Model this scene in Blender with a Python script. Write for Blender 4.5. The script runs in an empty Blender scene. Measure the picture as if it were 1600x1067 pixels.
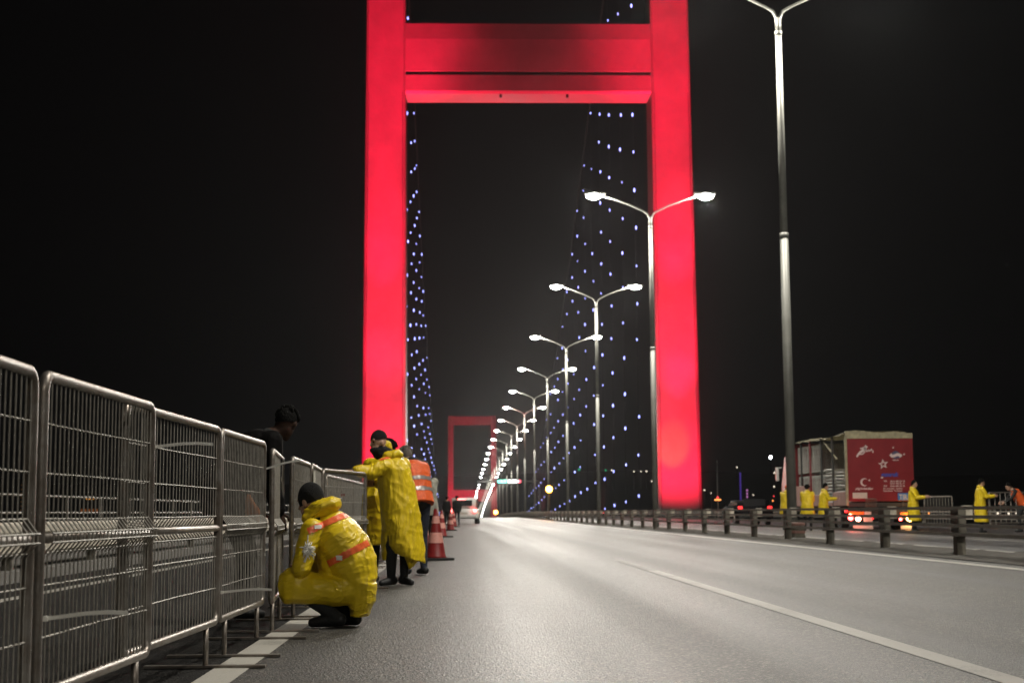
import bpy, bmesh, math, random
from mathutils import Vector, Matrix, noise
random.seed(7)
R = math.radians
S = bpy.context.scene
C = S.collection
# ------------------------------------------------------------------ camera, sky, exposure
F = 2305.0                       # focal length in photo pixels (1600 wide)
CH = 0.78                        # camera height above the asphalt
def cam_axes():
    r = R(0.42); u, v = 722 - 800, 800.0 - 533.5
    u0 = u*math.cos(r) - v*math.sin(r); v0 = u*math.sin(r) + v*math.cos(r)
    th = math.atan2(v0, F); ps = math.atan2(-u0*math.cos(th), F)
    fw = Vector((math.sin(ps)*math.cos(th), math.cos(ps)*math.cos(th), math.sin(th)))
    rt = Vector((math.cos(ps), -math.sin(ps), 0)); up = rt.cross(fw)
    # image right goes up by the roll
    rt2 = rt*math.cos(r) - up*math.sin(r); up2 = rt*math.sin(r) + up*math.cos(r)
    return rt2, up2, fw
RT, UP, FW = cam_axes()
CO = Vector((0, 0, CH))
cd = bpy.data.cameras.new('camera'); cam = bpy.data.objects.new('camera', cd); C.objects.link(cam)
cam.matrix_world = Matrix(((RT.x, UP.x, -FW.x, 0), (RT.y, UP.y, -FW.y, 0), (RT.z, UP.z, -FW.z, CH), (0, 0, 0, 1)))
cd.sensor_width = 36; cd.lens = 36*F/1600; cd.clip_start = 0.05; cd.clip_end = 30000
cd.dof.use_dof = True; cd.dof.focus_distance = 8.5; cd.dof.aperture_fstop = 5.0
S.camera = cam
S.view_settings.view_transform = 'Standard'; S.view_settings.look = 'None'
S.view_settings.exposure = 0; S.view_settings.gamma = 1
try:
    S.cycles.use_denoising = True; S.cycles.max_bounces = 6; S.cycles.sample_clamp_indirect = 4.0
    S.cycles.volume_bounces = 0
except Exception: pass
W = bpy.data.worlds.new('World'); S.world = W; W.use_nodes = True
nt = W.node_tree; nt.nodes.clear()
out = nt.nodes.new('ShaderNodeOutputWorld'); bg = nt.nodes.new('ShaderNodeBackground')
sky = nt.nodes.new('ShaderNodeTexSky'); sky.sky_type = 'NISHITA'; sky.sun_disc = False
sky.sun_elevation = R(-9); sky.sun_rotation = R(70)
mix = nt.nodes.new('ShaderNodeVectorMath'); mix.operation = 'ADD'
glow = nt.nodes.new('ShaderNodeRGB'); glow.outputs[0].default_value = (0.0009, 0.0008, 0.0009, 1)  # city glow on low cloud
sc_ = nt.nodes.new('ShaderNodeVectorMath'); sc_.operation = 'SCALE'; sc_.inputs[3].default_value = 0.05
nt.links.new(sky.outputs[0], sc_.inputs[0]); nt.links.new(sc_.outputs[0], mix.inputs[0])
nt.links.new(glow.outputs[0], mix.inputs[1]); nt.links.new(mix.outputs[0], bg.inputs[0])
bg.inputs[1].default_value = 1.0
nt.links.new(bg.outputs[0], out.inputs[0])

LAMP_W = 2700.0                 # street lamp power
HAZE = 0.72e-4
RED_W = 560000.0                  # tower floodlight power

def at(px, py, Y):
    """point of the plane y = Y seen at photo pixel px, py"""
    d = FW + RT*((px - 800)/F) + UP*((533.5 - py)/F)
    return CO + d*(Y/d.y)
def gnd(px, py, z=0.0):
    d = FW + RT*((px - 800)/F) + UP*((533.5 - py)/F)
    return CO + d*((z - CH)/d.z)

def zdeck(y):
    if y <= 184: return 0.0
    return -41.8*((y - 184)/1074.0)**2
# ------------------------------------------------------------------ materials
def mat(name, col, rough=0.5, metal=0.0, emit=None, es=0.0, var=0.0, vscale=8.0, bump=0.0, bscale=40.0, spec=0.5, sheen=0.0, coat=0.0, nosample=False, stretch=None, trans=0.0):
    m = bpy.data.materials.new(name); m.use_nodes = True
    n = m.node_tree.nodes; l = m.node_tree.links; p = n['Principled BSDF']
    p.inputs['Base Color'].default_value = (*col, 1); p.inputs['Roughness'].default_value = rough
    p.inputs['Metallic'].default_value = metal; p.inputs['Specular IOR Level'].default_value = spec
    if coat: p.inputs['Coat Weight'].default_value = coat
    if emit:
        p.inputs['Emission Color'].default_value = (*emit, 1); p.inputs['Emission Strength'].default_value = es
    if var or bump:
        tc = n.new('ShaderNodeTexCoord'); mp = n.new('ShaderNodeMapping'); l.new(tc.outputs['Object'], mp.inputs[0])
        if stretch: mp.inputs['Scale'].default_value = stretch
    if var:
        nz = n.new('ShaderNodeTexNoise'); nz.inputs['Scale'].default_value = vscale; nz.inputs['Detail'].default_value = 6
        nz.inputs['Roughness'].default_value = 0.65
        l.new(mp.outputs[0], nz.inputs['Vector'])
        cr = n.new('ShaderNodeValToRGB'); cr.color_ramp.elements[0].position = 0.3; cr.color_ramp.elements[1].position = 0.72
        cr.color_ramp.elements[0].color = (*[max(0, c*(1 - var)) for c in col], 1)
        cr.color_ramp.elements[1].color = (*[min(1, c*(1 + var)) for c in col], 1)
        l.new(nz.outputs[0], cr.inputs[0]); l.new(cr.outputs[0], p.inputs['Base Color'])
        mr = n.new('ShaderNodeMapRange'); mr.inputs['To Min'].default_value = max(0.05, rough - 0.12); mr.inputs['To Max'].default_value = min(1, rough + 0.12)
        l.new(nz.outputs[0], mr.inputs[0]); l.new(mr.outputs[0], p.inputs['Roughness'])
    if bump:
        nb = n.new('ShaderNodeTexNoise'); nb.inputs['Scale'].default_value = bscale; nb.inputs['Detail'].default_value = 4
        l.new(mp.outputs[0], nb.inputs['Vector'])
        bp = n.new('ShaderNodeBump'); bp.inputs['Strength'].default_value = bump; bp.inputs['Distance'].default_value = 0.02
        l.new(nb.outputs[0], bp.inputs['Height']); l.new(bp.outputs[0], p.inputs['Normal'])
    if nosample:
        try: m.cycles.emission_sampling = 'NONE'
        except Exception: pass
    return m
def asphalt(name, lo, hi, rough, spec=.5):
    m = bpy.data.materials.new(name); m.use_nodes = True
    n = m.node_tree.nodes; l = m.node_tree.links; p = n['Principled BSDF']
    p.inputs['Specular IOR Level'].default_value = spec
    tc = n.new('ShaderNodeTexCoord')
    fine = n.new('ShaderNodeTexVoronoi'); fine.inputs['Scale'].default_value = 75; l.new(tc.outputs['Object'], fine.inputs['Vector'])
    n1 = n.new('ShaderNodeTexNoise'); n1.inputs['Scale'].default_value = 110; n1.inputs['Detail'].default_value = 3; l.new(tc.outputs['Object'], n1.inputs['Vector'])
    mp = n.new('ShaderNodeMapping'); mp.inputs['Scale'].default_value = (1.15, 0.018, 1); l.new(tc.outputs['Object'], mp.inputs[0])
    band = n.new('ShaderNodeTexNoise'); band.inputs['Scale'].default_value = 1.0; band.inputs['Detail'].default_value = 3; l.new(mp.outputs[0], band.inputs['Vector'])
    blot = n.new('ShaderNodeTexNoise'); blot.inputs['Scale'].default_value = 0.45; blot.inputs['Detail'].default_value = 6; l.new(tc.outputs['Object'], blot.inputs['Vector'])
    cr = n.new('ShaderNodeValToRGB'); cr.color_ramp.elements[0].position = 0.35; cr.color_ramp.elements[1].position = 0.68
    cr.color_ramp.elements[0].color = (*lo, 1); cr.color_ramp.elements[1].color = (*hi, 1)
    l.new(n1.outputs[0], cr.inputs[0])
    # pale stone chips
    chip = n.new('ShaderNodeMath'); chip.operation = 'GREATER_THAN'; chip.inputs[1].default_value = 0.84
    sepc = n.new('ShaderNodeSeparateColor'); l.new(fine.outputs['Color'], sepc.inputs[0]); l.new(sepc.outputs[0], chip.inputs[0])
    mc = n.new('ShaderNodeMixRGB'); mc.inputs[2].default_value = (hi[0]*2.8, hi[1]*2.7, hi[2]*2.5, 1)
    l.new(chip.outputs[0], mc.inputs[0]); l.new(cr.outputs[0], mc.inputs[1])
    # tyre and oil bands running along the lanes, broad blotches
    r1 = n.new('ShaderNodeMapRange'); r1.inputs['From Min'].default_value = 0.3; r1.inputs['From Max'].default_value = 0.7; r1.inputs['To Min'].default_value = 0.45; r1.inputs['To Max'].default_value = 1.2
    l.new(band.outputs[0], r1.inputs[0])
    r2 = n.new('ShaderNodeMapRange'); r2.inputs['From Min'].default_value = 0.3; r2.inputs['From Max'].default_value = 0.7; r2.inputs['To Min'].default_value = 0.8; r2.inputs['To Max'].default_value = 1.12
    l.new(blot.outputs[0], r2.inputs[0])
    mu = n.new('ShaderNodeMath'); mu.operation = 'MULTIPLY'; l.new(r1.outputs[0], mu.inputs[0]); l.new(r2.outputs[0], mu.inputs[1])
    sx_ = n.new('ShaderNodeSeparateXYZ'); l.new(tc.outputs['Object'], sx_.inputs[0])
    for xc, wd, dk in ((1.75, .55, .62), (3.15, .6, .68), (5.9, .5, .78), (-.55, .5, .72), (11.4, .9, .7)):   # oil drip and rubber tracks
        a = n.new('ShaderNodeMath'); a.operation = 'SUBTRACT'; a.inputs[1].default_value = xc; l.new(sx_.outputs[0], a.inputs[0])
        wv = n.new('ShaderNodeMath'); wv.operation = 'MULTIPLY_ADD'; wv.inputs[1].default_value = .5; l.new(blot.outputs[0], wv.inputs[0]); l.new(a.outputs[0], wv.inputs[2])
        b = n.new('ShaderNodeMath'); b.operation = 'ABSOLUTE'; l.new(wv.outputs[0], b.inputs[0])
        c = n.new('ShaderNodeMapRange'); c.interpolation_type = 'SMOOTHSTEP'; c.inputs['From Max'].default_value = wd; c.inputs['To Min'].default_value = dk; c.inputs['To Max'].default_value = 1.0; l.new(b.outputs[0], c.inputs[0])
        m2 = n.new('ShaderNodeMath'); m2.operation = 'MULTIPLY'; l.new(mu.outputs[0], m2.inputs[0]); l.new(c.outputs[0], m2.inputs[1]); mu = m2
    vm = n.new('ShaderNodeVectorMath'); vm.operation = 'SCALE'; l.new(mc.outputs[0], vm.inputs[0]); l.new(mu.outputs[0], vm.inputs[3])
    l.new(vm.outputs[0], p.inputs['Base Color'])
    r3 = n.new('ShaderNodeMapRange'); r3.inputs['From Min'].default_value = 0.3; r3.inputs['From Max'].default_value = 0.7; r3.inputs['To Min'].default_value = rough - 0.08; r3.inputs['To Max'].default_value = rough + 0.08
    l.new(band.outputs[0], r3.inputs[0]); l.new(r3.outputs[0], p.inputs['Roughness'])
    ad = n.new('ShaderNodeMath'); ad.operation = 'ADD'; l.new(fine.outputs['Distance'], ad.inputs[0]); l.new(n1.outputs[0], ad.inputs[1])
    bp = n.new('ShaderNodeBump'); bp.inputs['Strength'].default_value = 0.8; bp.inputs['Distance'].default_value = 0.008
    l.new(ad.outputs[0], bp.inputs['Height']); l.new(bp.outputs[0], p.inputs['Normal'])
    return m
def paint_line(name, col):
    m = bpy.data.materials.new(name); m.use_nodes = True
    n = m.node_tree.nodes; l = m.node_tree.links; p = n['Principled BSDF']
    tc = n.new('ShaderNodeTexCoord')
    a = n.new('ShaderNodeTexNoise'); a.inputs['Scale'].default_value = 60; a.inputs['Detail'].default_value = 8; a.inputs['Roughness'].default_value = .75; l.new(tc.outputs['Object'], a.inputs['Vector'])
    b = n.new('ShaderNodeTexNoise'); b.inputs['Scale'].default_value = 1.6; b.inputs['Detail'].default_value = 5; l.new(tc.outputs['Object'], b.inputs['Vector'])
    ad = n.new('ShaderNodeMath'); ad.operation = 'ADD'; l.new(a.outputs[0], ad.inputs[0]); l.new(b.outputs[0], ad.inputs[1])
    cr = n.new('ShaderNodeValToRGB'); cr.color_ramp.elements[0].position = 0.72/1.6; cr.color_ramp.elements[1].position = 0.95/1.6
    sc = n.new('ShaderNodeMath'); sc.operation = 'DIVIDE'; sc.inputs[1].default_value = 1.6; l.new(ad.outputs[0], sc.inputs[0])
    cr.color_ramp.elements[0].color = (*[c*.45 for c in col], 1); cr.color_ramp.elements[1].color = (*col, 1)
    l.new(sc.outputs[0], cr.inputs[0]); l.new(cr.outputs[0], p.inputs['Base Color']); p.inputs['Roughness'].default_value = .6
    bp = n.new('ShaderNodeBump'); bp.inputs['Strength'].default_value = .4; bp.inputs['Distance'].default_value = .004
    l.new(a.outputs[0], bp.inputs['Height']); l.new(bp.outputs[0], p.inputs['Normal'])
    return m
M = {}
M['asphalt'] = asphalt('asphalt', (.028, .0265, .0235), (.058, .0545, .048), .52)
M['shoulder_shade'] = asphalt('shoulder_asphalt_shaded', (.008, .0075, .007), (.018, .017, .016), .75, .15)  # near-black base colour carries the shade behind the crowd barriers
M['far_asphalt'] = asphalt('far_asphalt', (.036, .035, .037), (.075, .073, .076), .42)
M['line'] = paint_line('road_paint', (.42, .40, .355))
M['worn_line'] = paint_line('worn_road_paint', (.25, .235, .21)); M['ghost_line'] = paint_line('rubbed_road_paint', (.125, .118, .105))
M['dirt'] = mat('median_dirt', (.055, .048, .038), .95, var=.5, vscale=5, bump=.8, bscale=25)
M['steel'] = mat('galvanised_pipe', (.27, .255, .235), .42, .7, var=.35, vscale=9, bump=.08, bscale=70)
M['zinc'] = mat('packed_zinc_lit', (.55, .54, .50), .5, .2, var=.2, vscale=6)  # raised base colour stands in for light on the truck load
for k_, c_ in ((0, (.17, .13, .10, 1)), (1, (.34, .325, .30, 1))):
    [n_ for n_ in M['steel'].node_tree.nodes if n_.type == 'VALTORGB'][0].color_ramp.elements[k_].color = c_
M['wire'] = mat('galvanised_wire', (.31, .29, .255), .6, .25, var=.35, vscale=16)
M['pole'] = mat('lamp_pole_paint', (.19, .19, .17), .5, .2, var=.15, vscale=3)
M['rail'] = mat('rail_grey_paint', (.17, .155, .125), .5, .3, var=.35, vscale=3, bump=.1, bscale=30)
M['post'] = mat('post_dirty_grey', (.16, .145, .115), .7, .1, var=.45, vscale=4, bump=.2, bscale=25)
M['plate'] = mat('post_pale_plate', (.52, .47, .38), .6, var=.3, vscale=9)
M['tower'] = mat('tower_grey_paint', (.062, .054, .054), .6, .0, var=.2, vscale=.22, spec=.2)
M['tower_dark'] = mat('tower_dark_joint', (.02, .02, .02), .8)
M['lens'] = mat('lamp_bowl_glow', (1, 1, 1), .3, emit=(1, .985, .94), es=55, nosample=True)
M['blue_dot'] = mat('blue_led_glow', (.6, .6, 1), .3, emit=(.30, .34, 1.0), es=3.8, nosample=True)
M['cable'] = mat('cable_grey', (.012, .012, .012), .9)
M['black_metal'] = mat('black_metal', (.02, .02, .02), .5, .3)
M['red_glass'] = mat('floodlight_red_glass', (.5, .02, .03), .3, emit=(1, .03, .05), es=6, nosample=True)
M['orange_glass'] = mat('floodlight_orange_glass', (.6, .2, .03), .3, emit=(1, .35, .05), es=6, nosample=True)
M['water'] = mat('dark_water', (.004, .005, .008), .25, bump=.3, bscale=.08)
M['hill'] = mat('dark_hillside', (.006, .006, .005), 1, var=.4, vscale=.01)
M['concrete'] = mat('deck_concrete', (.18, .17, .155), .85, var=.3, vscale=1.5, bump=.3, bscale=12)
# clothes
def cloth(name, col, rough, sc, dist, stretch=(1, 1, 2.4), rot=0.0):
    m = mat(name, col, rough, var=.14, vscale=5)
    n = m.node_tree.nodes; l = m.node_tree.links; p = n['Principled BSDF']
    tc = n.new('ShaderNodeTexCoord'); mp = n.new('ShaderNodeMapping'); mp.vector_type = 'TEXTURE'; mp.inputs['Scale'].default_value = stretch; mp.inputs['Rotation'].default_value = (0, R(rot), 0); l.new(tc.outputs['Object'], mp.inputs[0])
    hs = []
    for k, (f, dd) in enumerate(((sc, 1.2), (sc*2.3, .8))):
        z = n.new('ShaderNodeTexNoise'); z.inputs['Scale'].default_value = f; z.inputs['Detail'].default_value = 3; z.inputs['Distortion'].default_value = dd; l.new(mp.outputs[0], z.inputs['Vector'])
        a = n.new('ShaderNodeMath'); a.operation = 'SUBTRACT'; a.inputs[1].default_value = .5; l.new(z.outputs[0], a.inputs[0])
        b = n.new('ShaderNodeMath'); b.operation = 'ABSOLUTE'; l.new(a.outputs[0], b.inputs[0])
        c = n.new('ShaderNodeMath'); c.operation = 'POWER'; c.inputs[1].default_value = .6; l.new(b.outputs[0], c.inputs[0]); hs.append(c)
    h = n.new('ShaderNodeMath'); h.operation = 'MULTIPLY_ADD'; h.inputs[1].default_value = .22; l.new(hs[1].outputs[0], h.inputs[0]); l.new(hs[0].outputs[0], h.inputs[2])
    bp = n.new('ShaderNodeBump'); bp.inputs['Strength'].default_value = .75; bp.inputs['Distance'].default_value = dist; bp.invert = True
    l.new(h.outputs[0], bp.inputs['Height']); l.new(bp.outputs[0], p.inputs['Normal']); return m
M['yellow'] = cloth('yellow_raincoat', (.76, .545, .010), .42, 3.0, .05, (1, 1, 2.6), 14)
M['yellow_crouch'] = cloth('yellow_raincoat_creased', (.76, .545, .010), .42, 3.2, .05, (2.6, 1.6, 1), -28)
M['yellow_far'] = cloth('yellow_raincoat_far', (.76, .55, .010), .5, 2.6, .09)
M['orange'] = mat('orange_vest', (.80, .12, .02), .6, var=.12, vscale=9, bump=.25, bscale=24)
M['orange_tape'] = mat('orange_reflective_tape', (1.0, .17, .05), .35, var=.12, vscale=30)
M['grey_tape'] = mat('silver_reflective_tape', (.32, .29, .27), .35, .3, var=.12, vscale=30)
M['dark_cloth'] = mat('dark_trousers', (.012, .013, .013), .85, var=.5, vscale=10, bump=.4, bscale=25)
M['brown_cloth'] = mat('brown_jacket', (.028, .016, .011), .75, var=.5, vscale=10, bump=.3, bscale=20)
M['white_cloth'] = mat('off_white_coat', (.42, .40, .33), .8, var=.2, vscale=12, bump=.3, bscale=22)
M['jeans'] = mat('blue_jeans', (.018, .022, .035), .9, var=.4, vscale=14, bump=.3, bscale=30)
M['leather'] = mat('dark_leather_jacket', (.004, .003, .003), .8, spec=.12, var=.4, vscale=8, bump=.5, bscale=14)
M['shoe'] = mat('black_shoe', (.008, .008, .008), .55, bump=.2)
M['skin'] = mat('skin', (.48, .29, .20), .5, var=.1, vscale=20)
M['skin_shaded'] = mat('skin_with_shade', (.05, .026, .018), .7, spec=.2, var=.1, vscale=20)  # darker copy of skin, the shade on the face is in the colour
M['eye'] = mat('eye_dark', (.02, .014, .01), .25)
M['wool'] = mat('black_wool', (.004, .004, .004), .95, bump=.7, bscale=160)
M['hair'] = mat('black_hair', (.004, .0035, .003), .85, spec=.15, bump=.8, bscale=90, stretch=(1, 1, .2))
M['grey_hair'] = mat('grey_hair', (.10, .08, .065), .6, bump=.6, bscale=90)
M['tie'] = mat('white_nylon', (.88, .86, .80), .45)
# truck and cars
M['truck_red'] = mat('truck_red_paint', (.185, .008, .012), .45, var=.16, vscale=1.6, coat=.2)
M['tarp'] = mat('truck_pale_tarp', (.30, .27, .17), .8, var=.35, vscale=5, bump=.4, bscale=9)
M['truck_side'] = mat('truck_side_board', (.30, .16, .13), .6, var=.25, vscale=3)
M['white_paint'] = mat('white_vehicle_paint', (.62, .61, .58), .35, coat=.4, var=.06, vscale=3)
M['dark_paint'] = mat('dark_car_paint', (.003, .003, .004), .8, spec=.1)
M['glass'] = mat('car_glass', (.005, .005, .006), .35, spec=.3)
M['rubber'] = mat('tyre_rubber', (.012, .012, .012), .8, bump=.2)
M['chassis'] = mat('dark_chassis', (.025, .023, .021), .7, var=.3)
M['rim'] = mat('wheel_rim', (.3, .3, .3), .4, .7)
M['mark_white'] = mat('white_vinyl', (.62, .50, .48), .6)
M['mark_blue'] = mat('blue_vinyl', (.045, .055, .30), .6)
M['mark_navy'] = mat('navy_vinyl', (.07, .07, .13), .6)
M['plate_white'] = mat('number_plate_white', (.50, .45, .38), .5, var=.1, vscale=20)
M['sign_blue'] = mat('sign_blue', (.03, .16, .42), .5)
M['amber_board'] = mat('amber_reflective_board', (.62, .16, .015), .5, var=.25, vscale=14)
M['tail'] = mat('tail_lamp_glow', (.6, .02, .02), .3, emit=(1, .10, .09), es=14)
M['tail_core'] = mat('brake_lamp_glow', (.6, .2, .1), .3, emit=(1, .45, .30), es=20)
M['tail_dim'] = mat('tail_lamp_dim', (.5, .02, .02), .3, emit=(1, .03, .03), es=2.5)
M['indicator'] = mat('indicator_glow', (.8, .4, .1), .3, emit=(1, .50, .14), es=45)
M['amber'] = mat('amber_lamp_glow', (.8, .4, .1), .3, emit=(1, .38, .05), es=30)
M['cone_red'] = mat('cone_red_plastic', (.24, .012, .012), .5, var=.2, vscale=9)
M['cone_band'] = mat('cone_reflective_band', (.80, .36, .30), .4, var=.15, vscale=25)
M['led_green'] = mat('sign_green_led', (.1, .6, .5), .4, emit=(.16, 1, .72), es=2.2, nosample=True)
M['led_white'] = mat('sign_white_led', (.8, .8, .8), .4, emit=(.92, .95, 1), es=5, nosample=True)
M['led_red'] = mat('sign_red_led', (.8, .1, .1), .4, emit=(1, .08, .14), es=2.5, nosample=True)
M['far_white'] = mat('far_lamp_white', (1, 1, 1), .4, emit=(.9, .93, 1), es=26, nosample=True)
M['far_dimwhite'] = mat('far_lamp_dim', (1, 1, 1), .4, emit=(1, .86, .66), es=2.0, nosample=True)
M['far_orange'] = mat('far_lamp_orange', (1, .5, .1), .4, emit=(1, .33, .08), es=3.5, nosample=True)
M['far_red'] = mat('far_lamp_red', (1, .1, .1), .4, emit=(1, .06, .07), es=2.2, nosample=True)
M['far_green'] = mat('far_lamp_green', (.1, .8, .4), .4, emit=(.06, .8, .36), es=.6, nosample=True)
M['far_purple'] = mat('far_strip_purple', (.2, .1, .8), .4, emit=(.14, .07, .62), es=.32, nosample=True)
M['far_pink'] = mat('far_strip_pink', (.8, .3, .8), .4, emit=(.80, .30, .72), es=.55, nosample=True)
M['far_wall'] = mat('far_wall', (.03, .028, .028), .9)
M['mast'] = mat('far_mast_lit', (.3, .3, .27), .8, emit=(.5, .52, .45), es=.06, nosample=True)
# ------------------------------------------------------------------ mesh helpers
class MB:
    def __init__(s): s.bm = bmesh.new()
    def box(s, c, size, rz=0.0, mtx=None):
        g = bmesh.ops.create_cube(s.bm, size=1)
        m = (mtx or Matrix.Translation(Vector(c)) @ Matrix.Rotation(rz, 4, 'Z')) @ Matrix.Diagonal((*size, 1))
        bmesh.ops.transform(s.bm, matrix=m, verts=g['verts']); return s
    def bx(s, x0, x1, y0, y1, z0, z1): return s.box(((x0+x1)/2, (y0+y1)/2, (z0+z1)/2), (x1-x0, y1-y0, z1-z0))
    def tube(s, pts, r, n=8, cap=True):
        pts = [Vector(p) for p in pts]; k = len(pts); rr = r if isinstance(r, (list, tuple)) else [r]*k
        rings = []; prev = None
        for i, p in enumerate(pts):
            if i == 0: t = pts[1] - p
            elif i == k-1: t = p - pts[i-1]
            else: t = (pts[i+1]-p).normalized() + (p-pts[i-1]).normalized()
            t.normalize()
            if prev is None:
                a = Vector((0, 0, 1)) if abs(t.z) < .9 else Vector((1, 0, 0)); u = t.cross(a).normalized()
            else: u = (prev - t*prev.dot(t)).normalized()
            prev = u; v = t.cross(u)
            rings.append([s.bm.verts.new(p + (u*math.cos(2*math.pi*j/n) + v*math.sin(2*math.pi*j/n))*rr[i]) for j in range(n)])
        for a, b in zip(rings, rings[1:]):
            for j in range(n): s.bm.faces.new((a[j], a[(j+1) % n], b[(j+1) % n], b[j]))
        if cap:
            s.bm.faces.new(rings[0][::-1]); s.bm.faces.new(rings[-1])
        return s
    def loop_tube(s, pts, r, n=8):
        pts = [Vector(p) for p in pts]; k = len(pts); rings = []; nrm = Vector((0, 1, 0))
        for i, p in enumerate(pts):
            t = (pts[(i+1) % k]-p).normalized() + (p-pts[i-1]).normalized(); t.normalize()
            u = t.cross(nrm).normalized()
            rings.append([s.bm.verts.new(p + (u*math.cos(2*math.pi*j/n) + nrm*math.sin(2*math.pi*j/n))*r) for j in range(n)])
        for i in range(k):
            a, b = rings[i], rings[(i+1) % k]
            for j in range(n): s.bm.faces.new((a[j], a[(j+1) % n], b[(j+1) % n], b[j]))
        return s
    def loft(s, rings, n=20):
        """rings: (centre, axis a, axis b) ellipses"""
        rs = []
        for c, a, b in rings:
            c, a, b = Vector(c), Vector(a), Vector(b)
            rs.append([s.bm.verts.new(c + a*math.cos(2*math.pi*j/n) + b*math.sin(2*math.pi*j/n)) for j in range(n)])
        for a, b in zip(rs, rs[1:]):
            for j in range(n): s.bm.faces.new((a[j], a[(j+1) % n], b[(j+1) % n], b[j]))
        s.bm.faces.new(rs[0][::-1]); s.bm.faces.new(rs[-1]); return s
    def ell(s, c, rad, mtx=None, seg=16):
        g = bmesh.ops.create_uvsphere(s.bm, u_segments=seg, v_segments=max(6, seg//2+2), radius=1)
        m = Matrix.Translation(Vector(c)) @ (mtx or Matrix.Identity(4)) @ Matrix.Diagonal((*rad, 1))
        bmesh.ops.transform(s.bm, matrix=m, verts=g['verts']); return s
    def cap(s, p0, r0, p1, r1, n=12):
        s.ell(p0, (r0,)*3, seg=n); s.ell(p1, (r1,)*3, seg=n); return s.tube([p0, p1], [r0, r1], n)
    def prism(s, poly, y0, y1, axis='Y'):
        def P(u, v, w):
            return (u, w, v) if axis == 'Y' else ((w, u, v) if axis == 'X' else (u, v, w))
        a = [s.bm.verts.new(P(u, v, y0)) for u, v in poly]; b = [s.bm.verts.new(P(u, v, y1)) for u, v in poly]
        k = len(poly)
        s.bm.faces.new(a); s.bm.faces.new(b[::-1])
        for i in range(k): s.bm.faces.new((a[i], b[i], b[(i+1) % k], a[(i+1) % k]))
        return s
    def bevel(s, w, seg=2):
        es = [e for e in s.bm.edges if len(e.link_faces) == 2 and e.calc_face_angle(0) > .6]
        bmesh.ops.bevel(s.bm, geom=es, offset=w, segments=seg, affect='EDGES', profile=.6, clamp_overlap=True); return s
    def build(s, name, m, parent=None, smooth=False, loc=None):
        bmesh.ops.recalc_face_normals(s.bm, faces=s.bm.faces)
        me = bpy.data.meshes.new(name); s.bm.to_mesh(me); s.bm.free()
        return mk(name, me, m, parent, smooth, loc)
def mk(name, me, m, parent=None, smooth=False, loc=None):
    if m is not None:
        me.materials.clear(); me.materials.append(M[m] if isinstance(m, str) else m)
    if smooth: me.polygons.foreach_set('use_smooth', [True]*len(me.polygons))
    o = bpy.data.objects.new(name, me); C.objects.link(o)
    if parent: o.parent = parent
    if loc is not None: o.location = loc
    return o
def tag(o, label=None, cat=None, group=None, kind=None):
    if label: o['label'] = label
    if cat: o['category'] = cat
    if group: o['group'] = group
    if kind: o['kind'] = kind
    return o
def empty(name, loc=(0, 0, 0), rz=0.0):
    o = bpy.data.objects.new(name, None); o.empty_display_size = .2; C.objects.link(o)
    o.location = loc; o.rotation_euler = (0, 0, rz); return o
KIDS = {}
def copy_tree(o, parent=None):
    c = o.copy(); C.objects.link(c)
    if parent: c.parent = parent
    for ch in list(o.children): copy_tree(ch, c)
    return c
ORD = ['first', 'second', 'third', 'fourth', 'fifth', 'sixth', 'seventh', 'eighth', 'ninth', 'tenth', 'eleventh', 'twelfth', 'thirteenth', 'fourteenth', 'fifteenth', 'sixteenth', 'seventeenth', 'eighteenth', 'nineteenth', 'twentieth', 'twenty-first', 'twenty-second', 'twenty-third', 'twenty-fourth', 'twenty-fifth', 'twenty-sixth', 'twenty-seventh', 'twenty-eighth', 'twenty-ninth', 'thirtieth', 'thirty-first', 'thirty-second', 'thirty-third', 'thirty-fourth', 'thirty-fifth']
YS = [-30, -10, 0, 5, 10, 15, 20, 30, 40, 60, 80, 110, 150, 184] + [184 + 20*i for i in range(1, 62)]
def strip(name, x0, x1, y0, y1, dz, m, kind='structure', nx=1, rough=0.0):
    bm = bmesh.new(); ys = [y0] + [y for y in YS if y0 < y < y1] + [y1]
    if rough:
        ys = []; y = y0
        while y < y1: ys.append(y); y += .25 if y < 60 else (1.0 if y < 200 else 8.0)
    rows = []
    for y in ys:
        row = []
        for i in range(nx+1):
            x = x0 + (x1-x0)*i/nx
            e = min(i, nx-i)
            h = rough*(abs(noise.noise((x*1.7, y*.8, 3))) + .6*abs(noise.noise((x*4, y*2.5, 9))))*min(1, e/1.5) if rough else 0
            row.append(bm.verts.new((x, y, zdeck(y) + dz + h)))
        rows.append(row)
    for a, b in zip(rows, rows[1:]):
        for i in range(nx): bm.faces.new((a[i], a[i+1], b[i+1], b[i]))
    me = bpy.data.meshes.new(name); bm.to_mesh(me); bm.free()
    return tag(mk(name, me, m, smooth=bool(rough)), kind=kind)
# ------------------------------------------------------------------ the setting
w = MB(); w.bx(-9000, 9000, -300, 14000, -64, -62); tag(w.build('water', 'water'), kind='structure')
g = MB()
for x0, x1, z0, z1 in ((-8.9, 26.4, -3.4, -.01),):
    prev = None
    for i, y in enumerate(YS[:-1]):
        y2 = YS[i+1]
        a = [g.bm.verts.new((x, yy, zdeck(yy)+z)) for yy in (y, y2) for x, z in ((x0, z1), (x1, z1), (x1-3, z0), (x0+3, z0))]
        for f in ((0, 3, 2, 1), (4, 5, 6, 7), (0, 4, 7, 3), (1, 2, 6, 5), (3, 7, 6, 2), (0, 1, 5, 4)): g.bm.faces.new([a[k] for k in f])
bmesh.ops.remove_doubles(g.bm, verts=g.bm.verts, dist=.001)
tag(g.build('bridge_deck', 'concrete'), kind='structure')
strip('road', -1.1, 7.7, -30, 1400, .000, 'asphalt')
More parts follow.
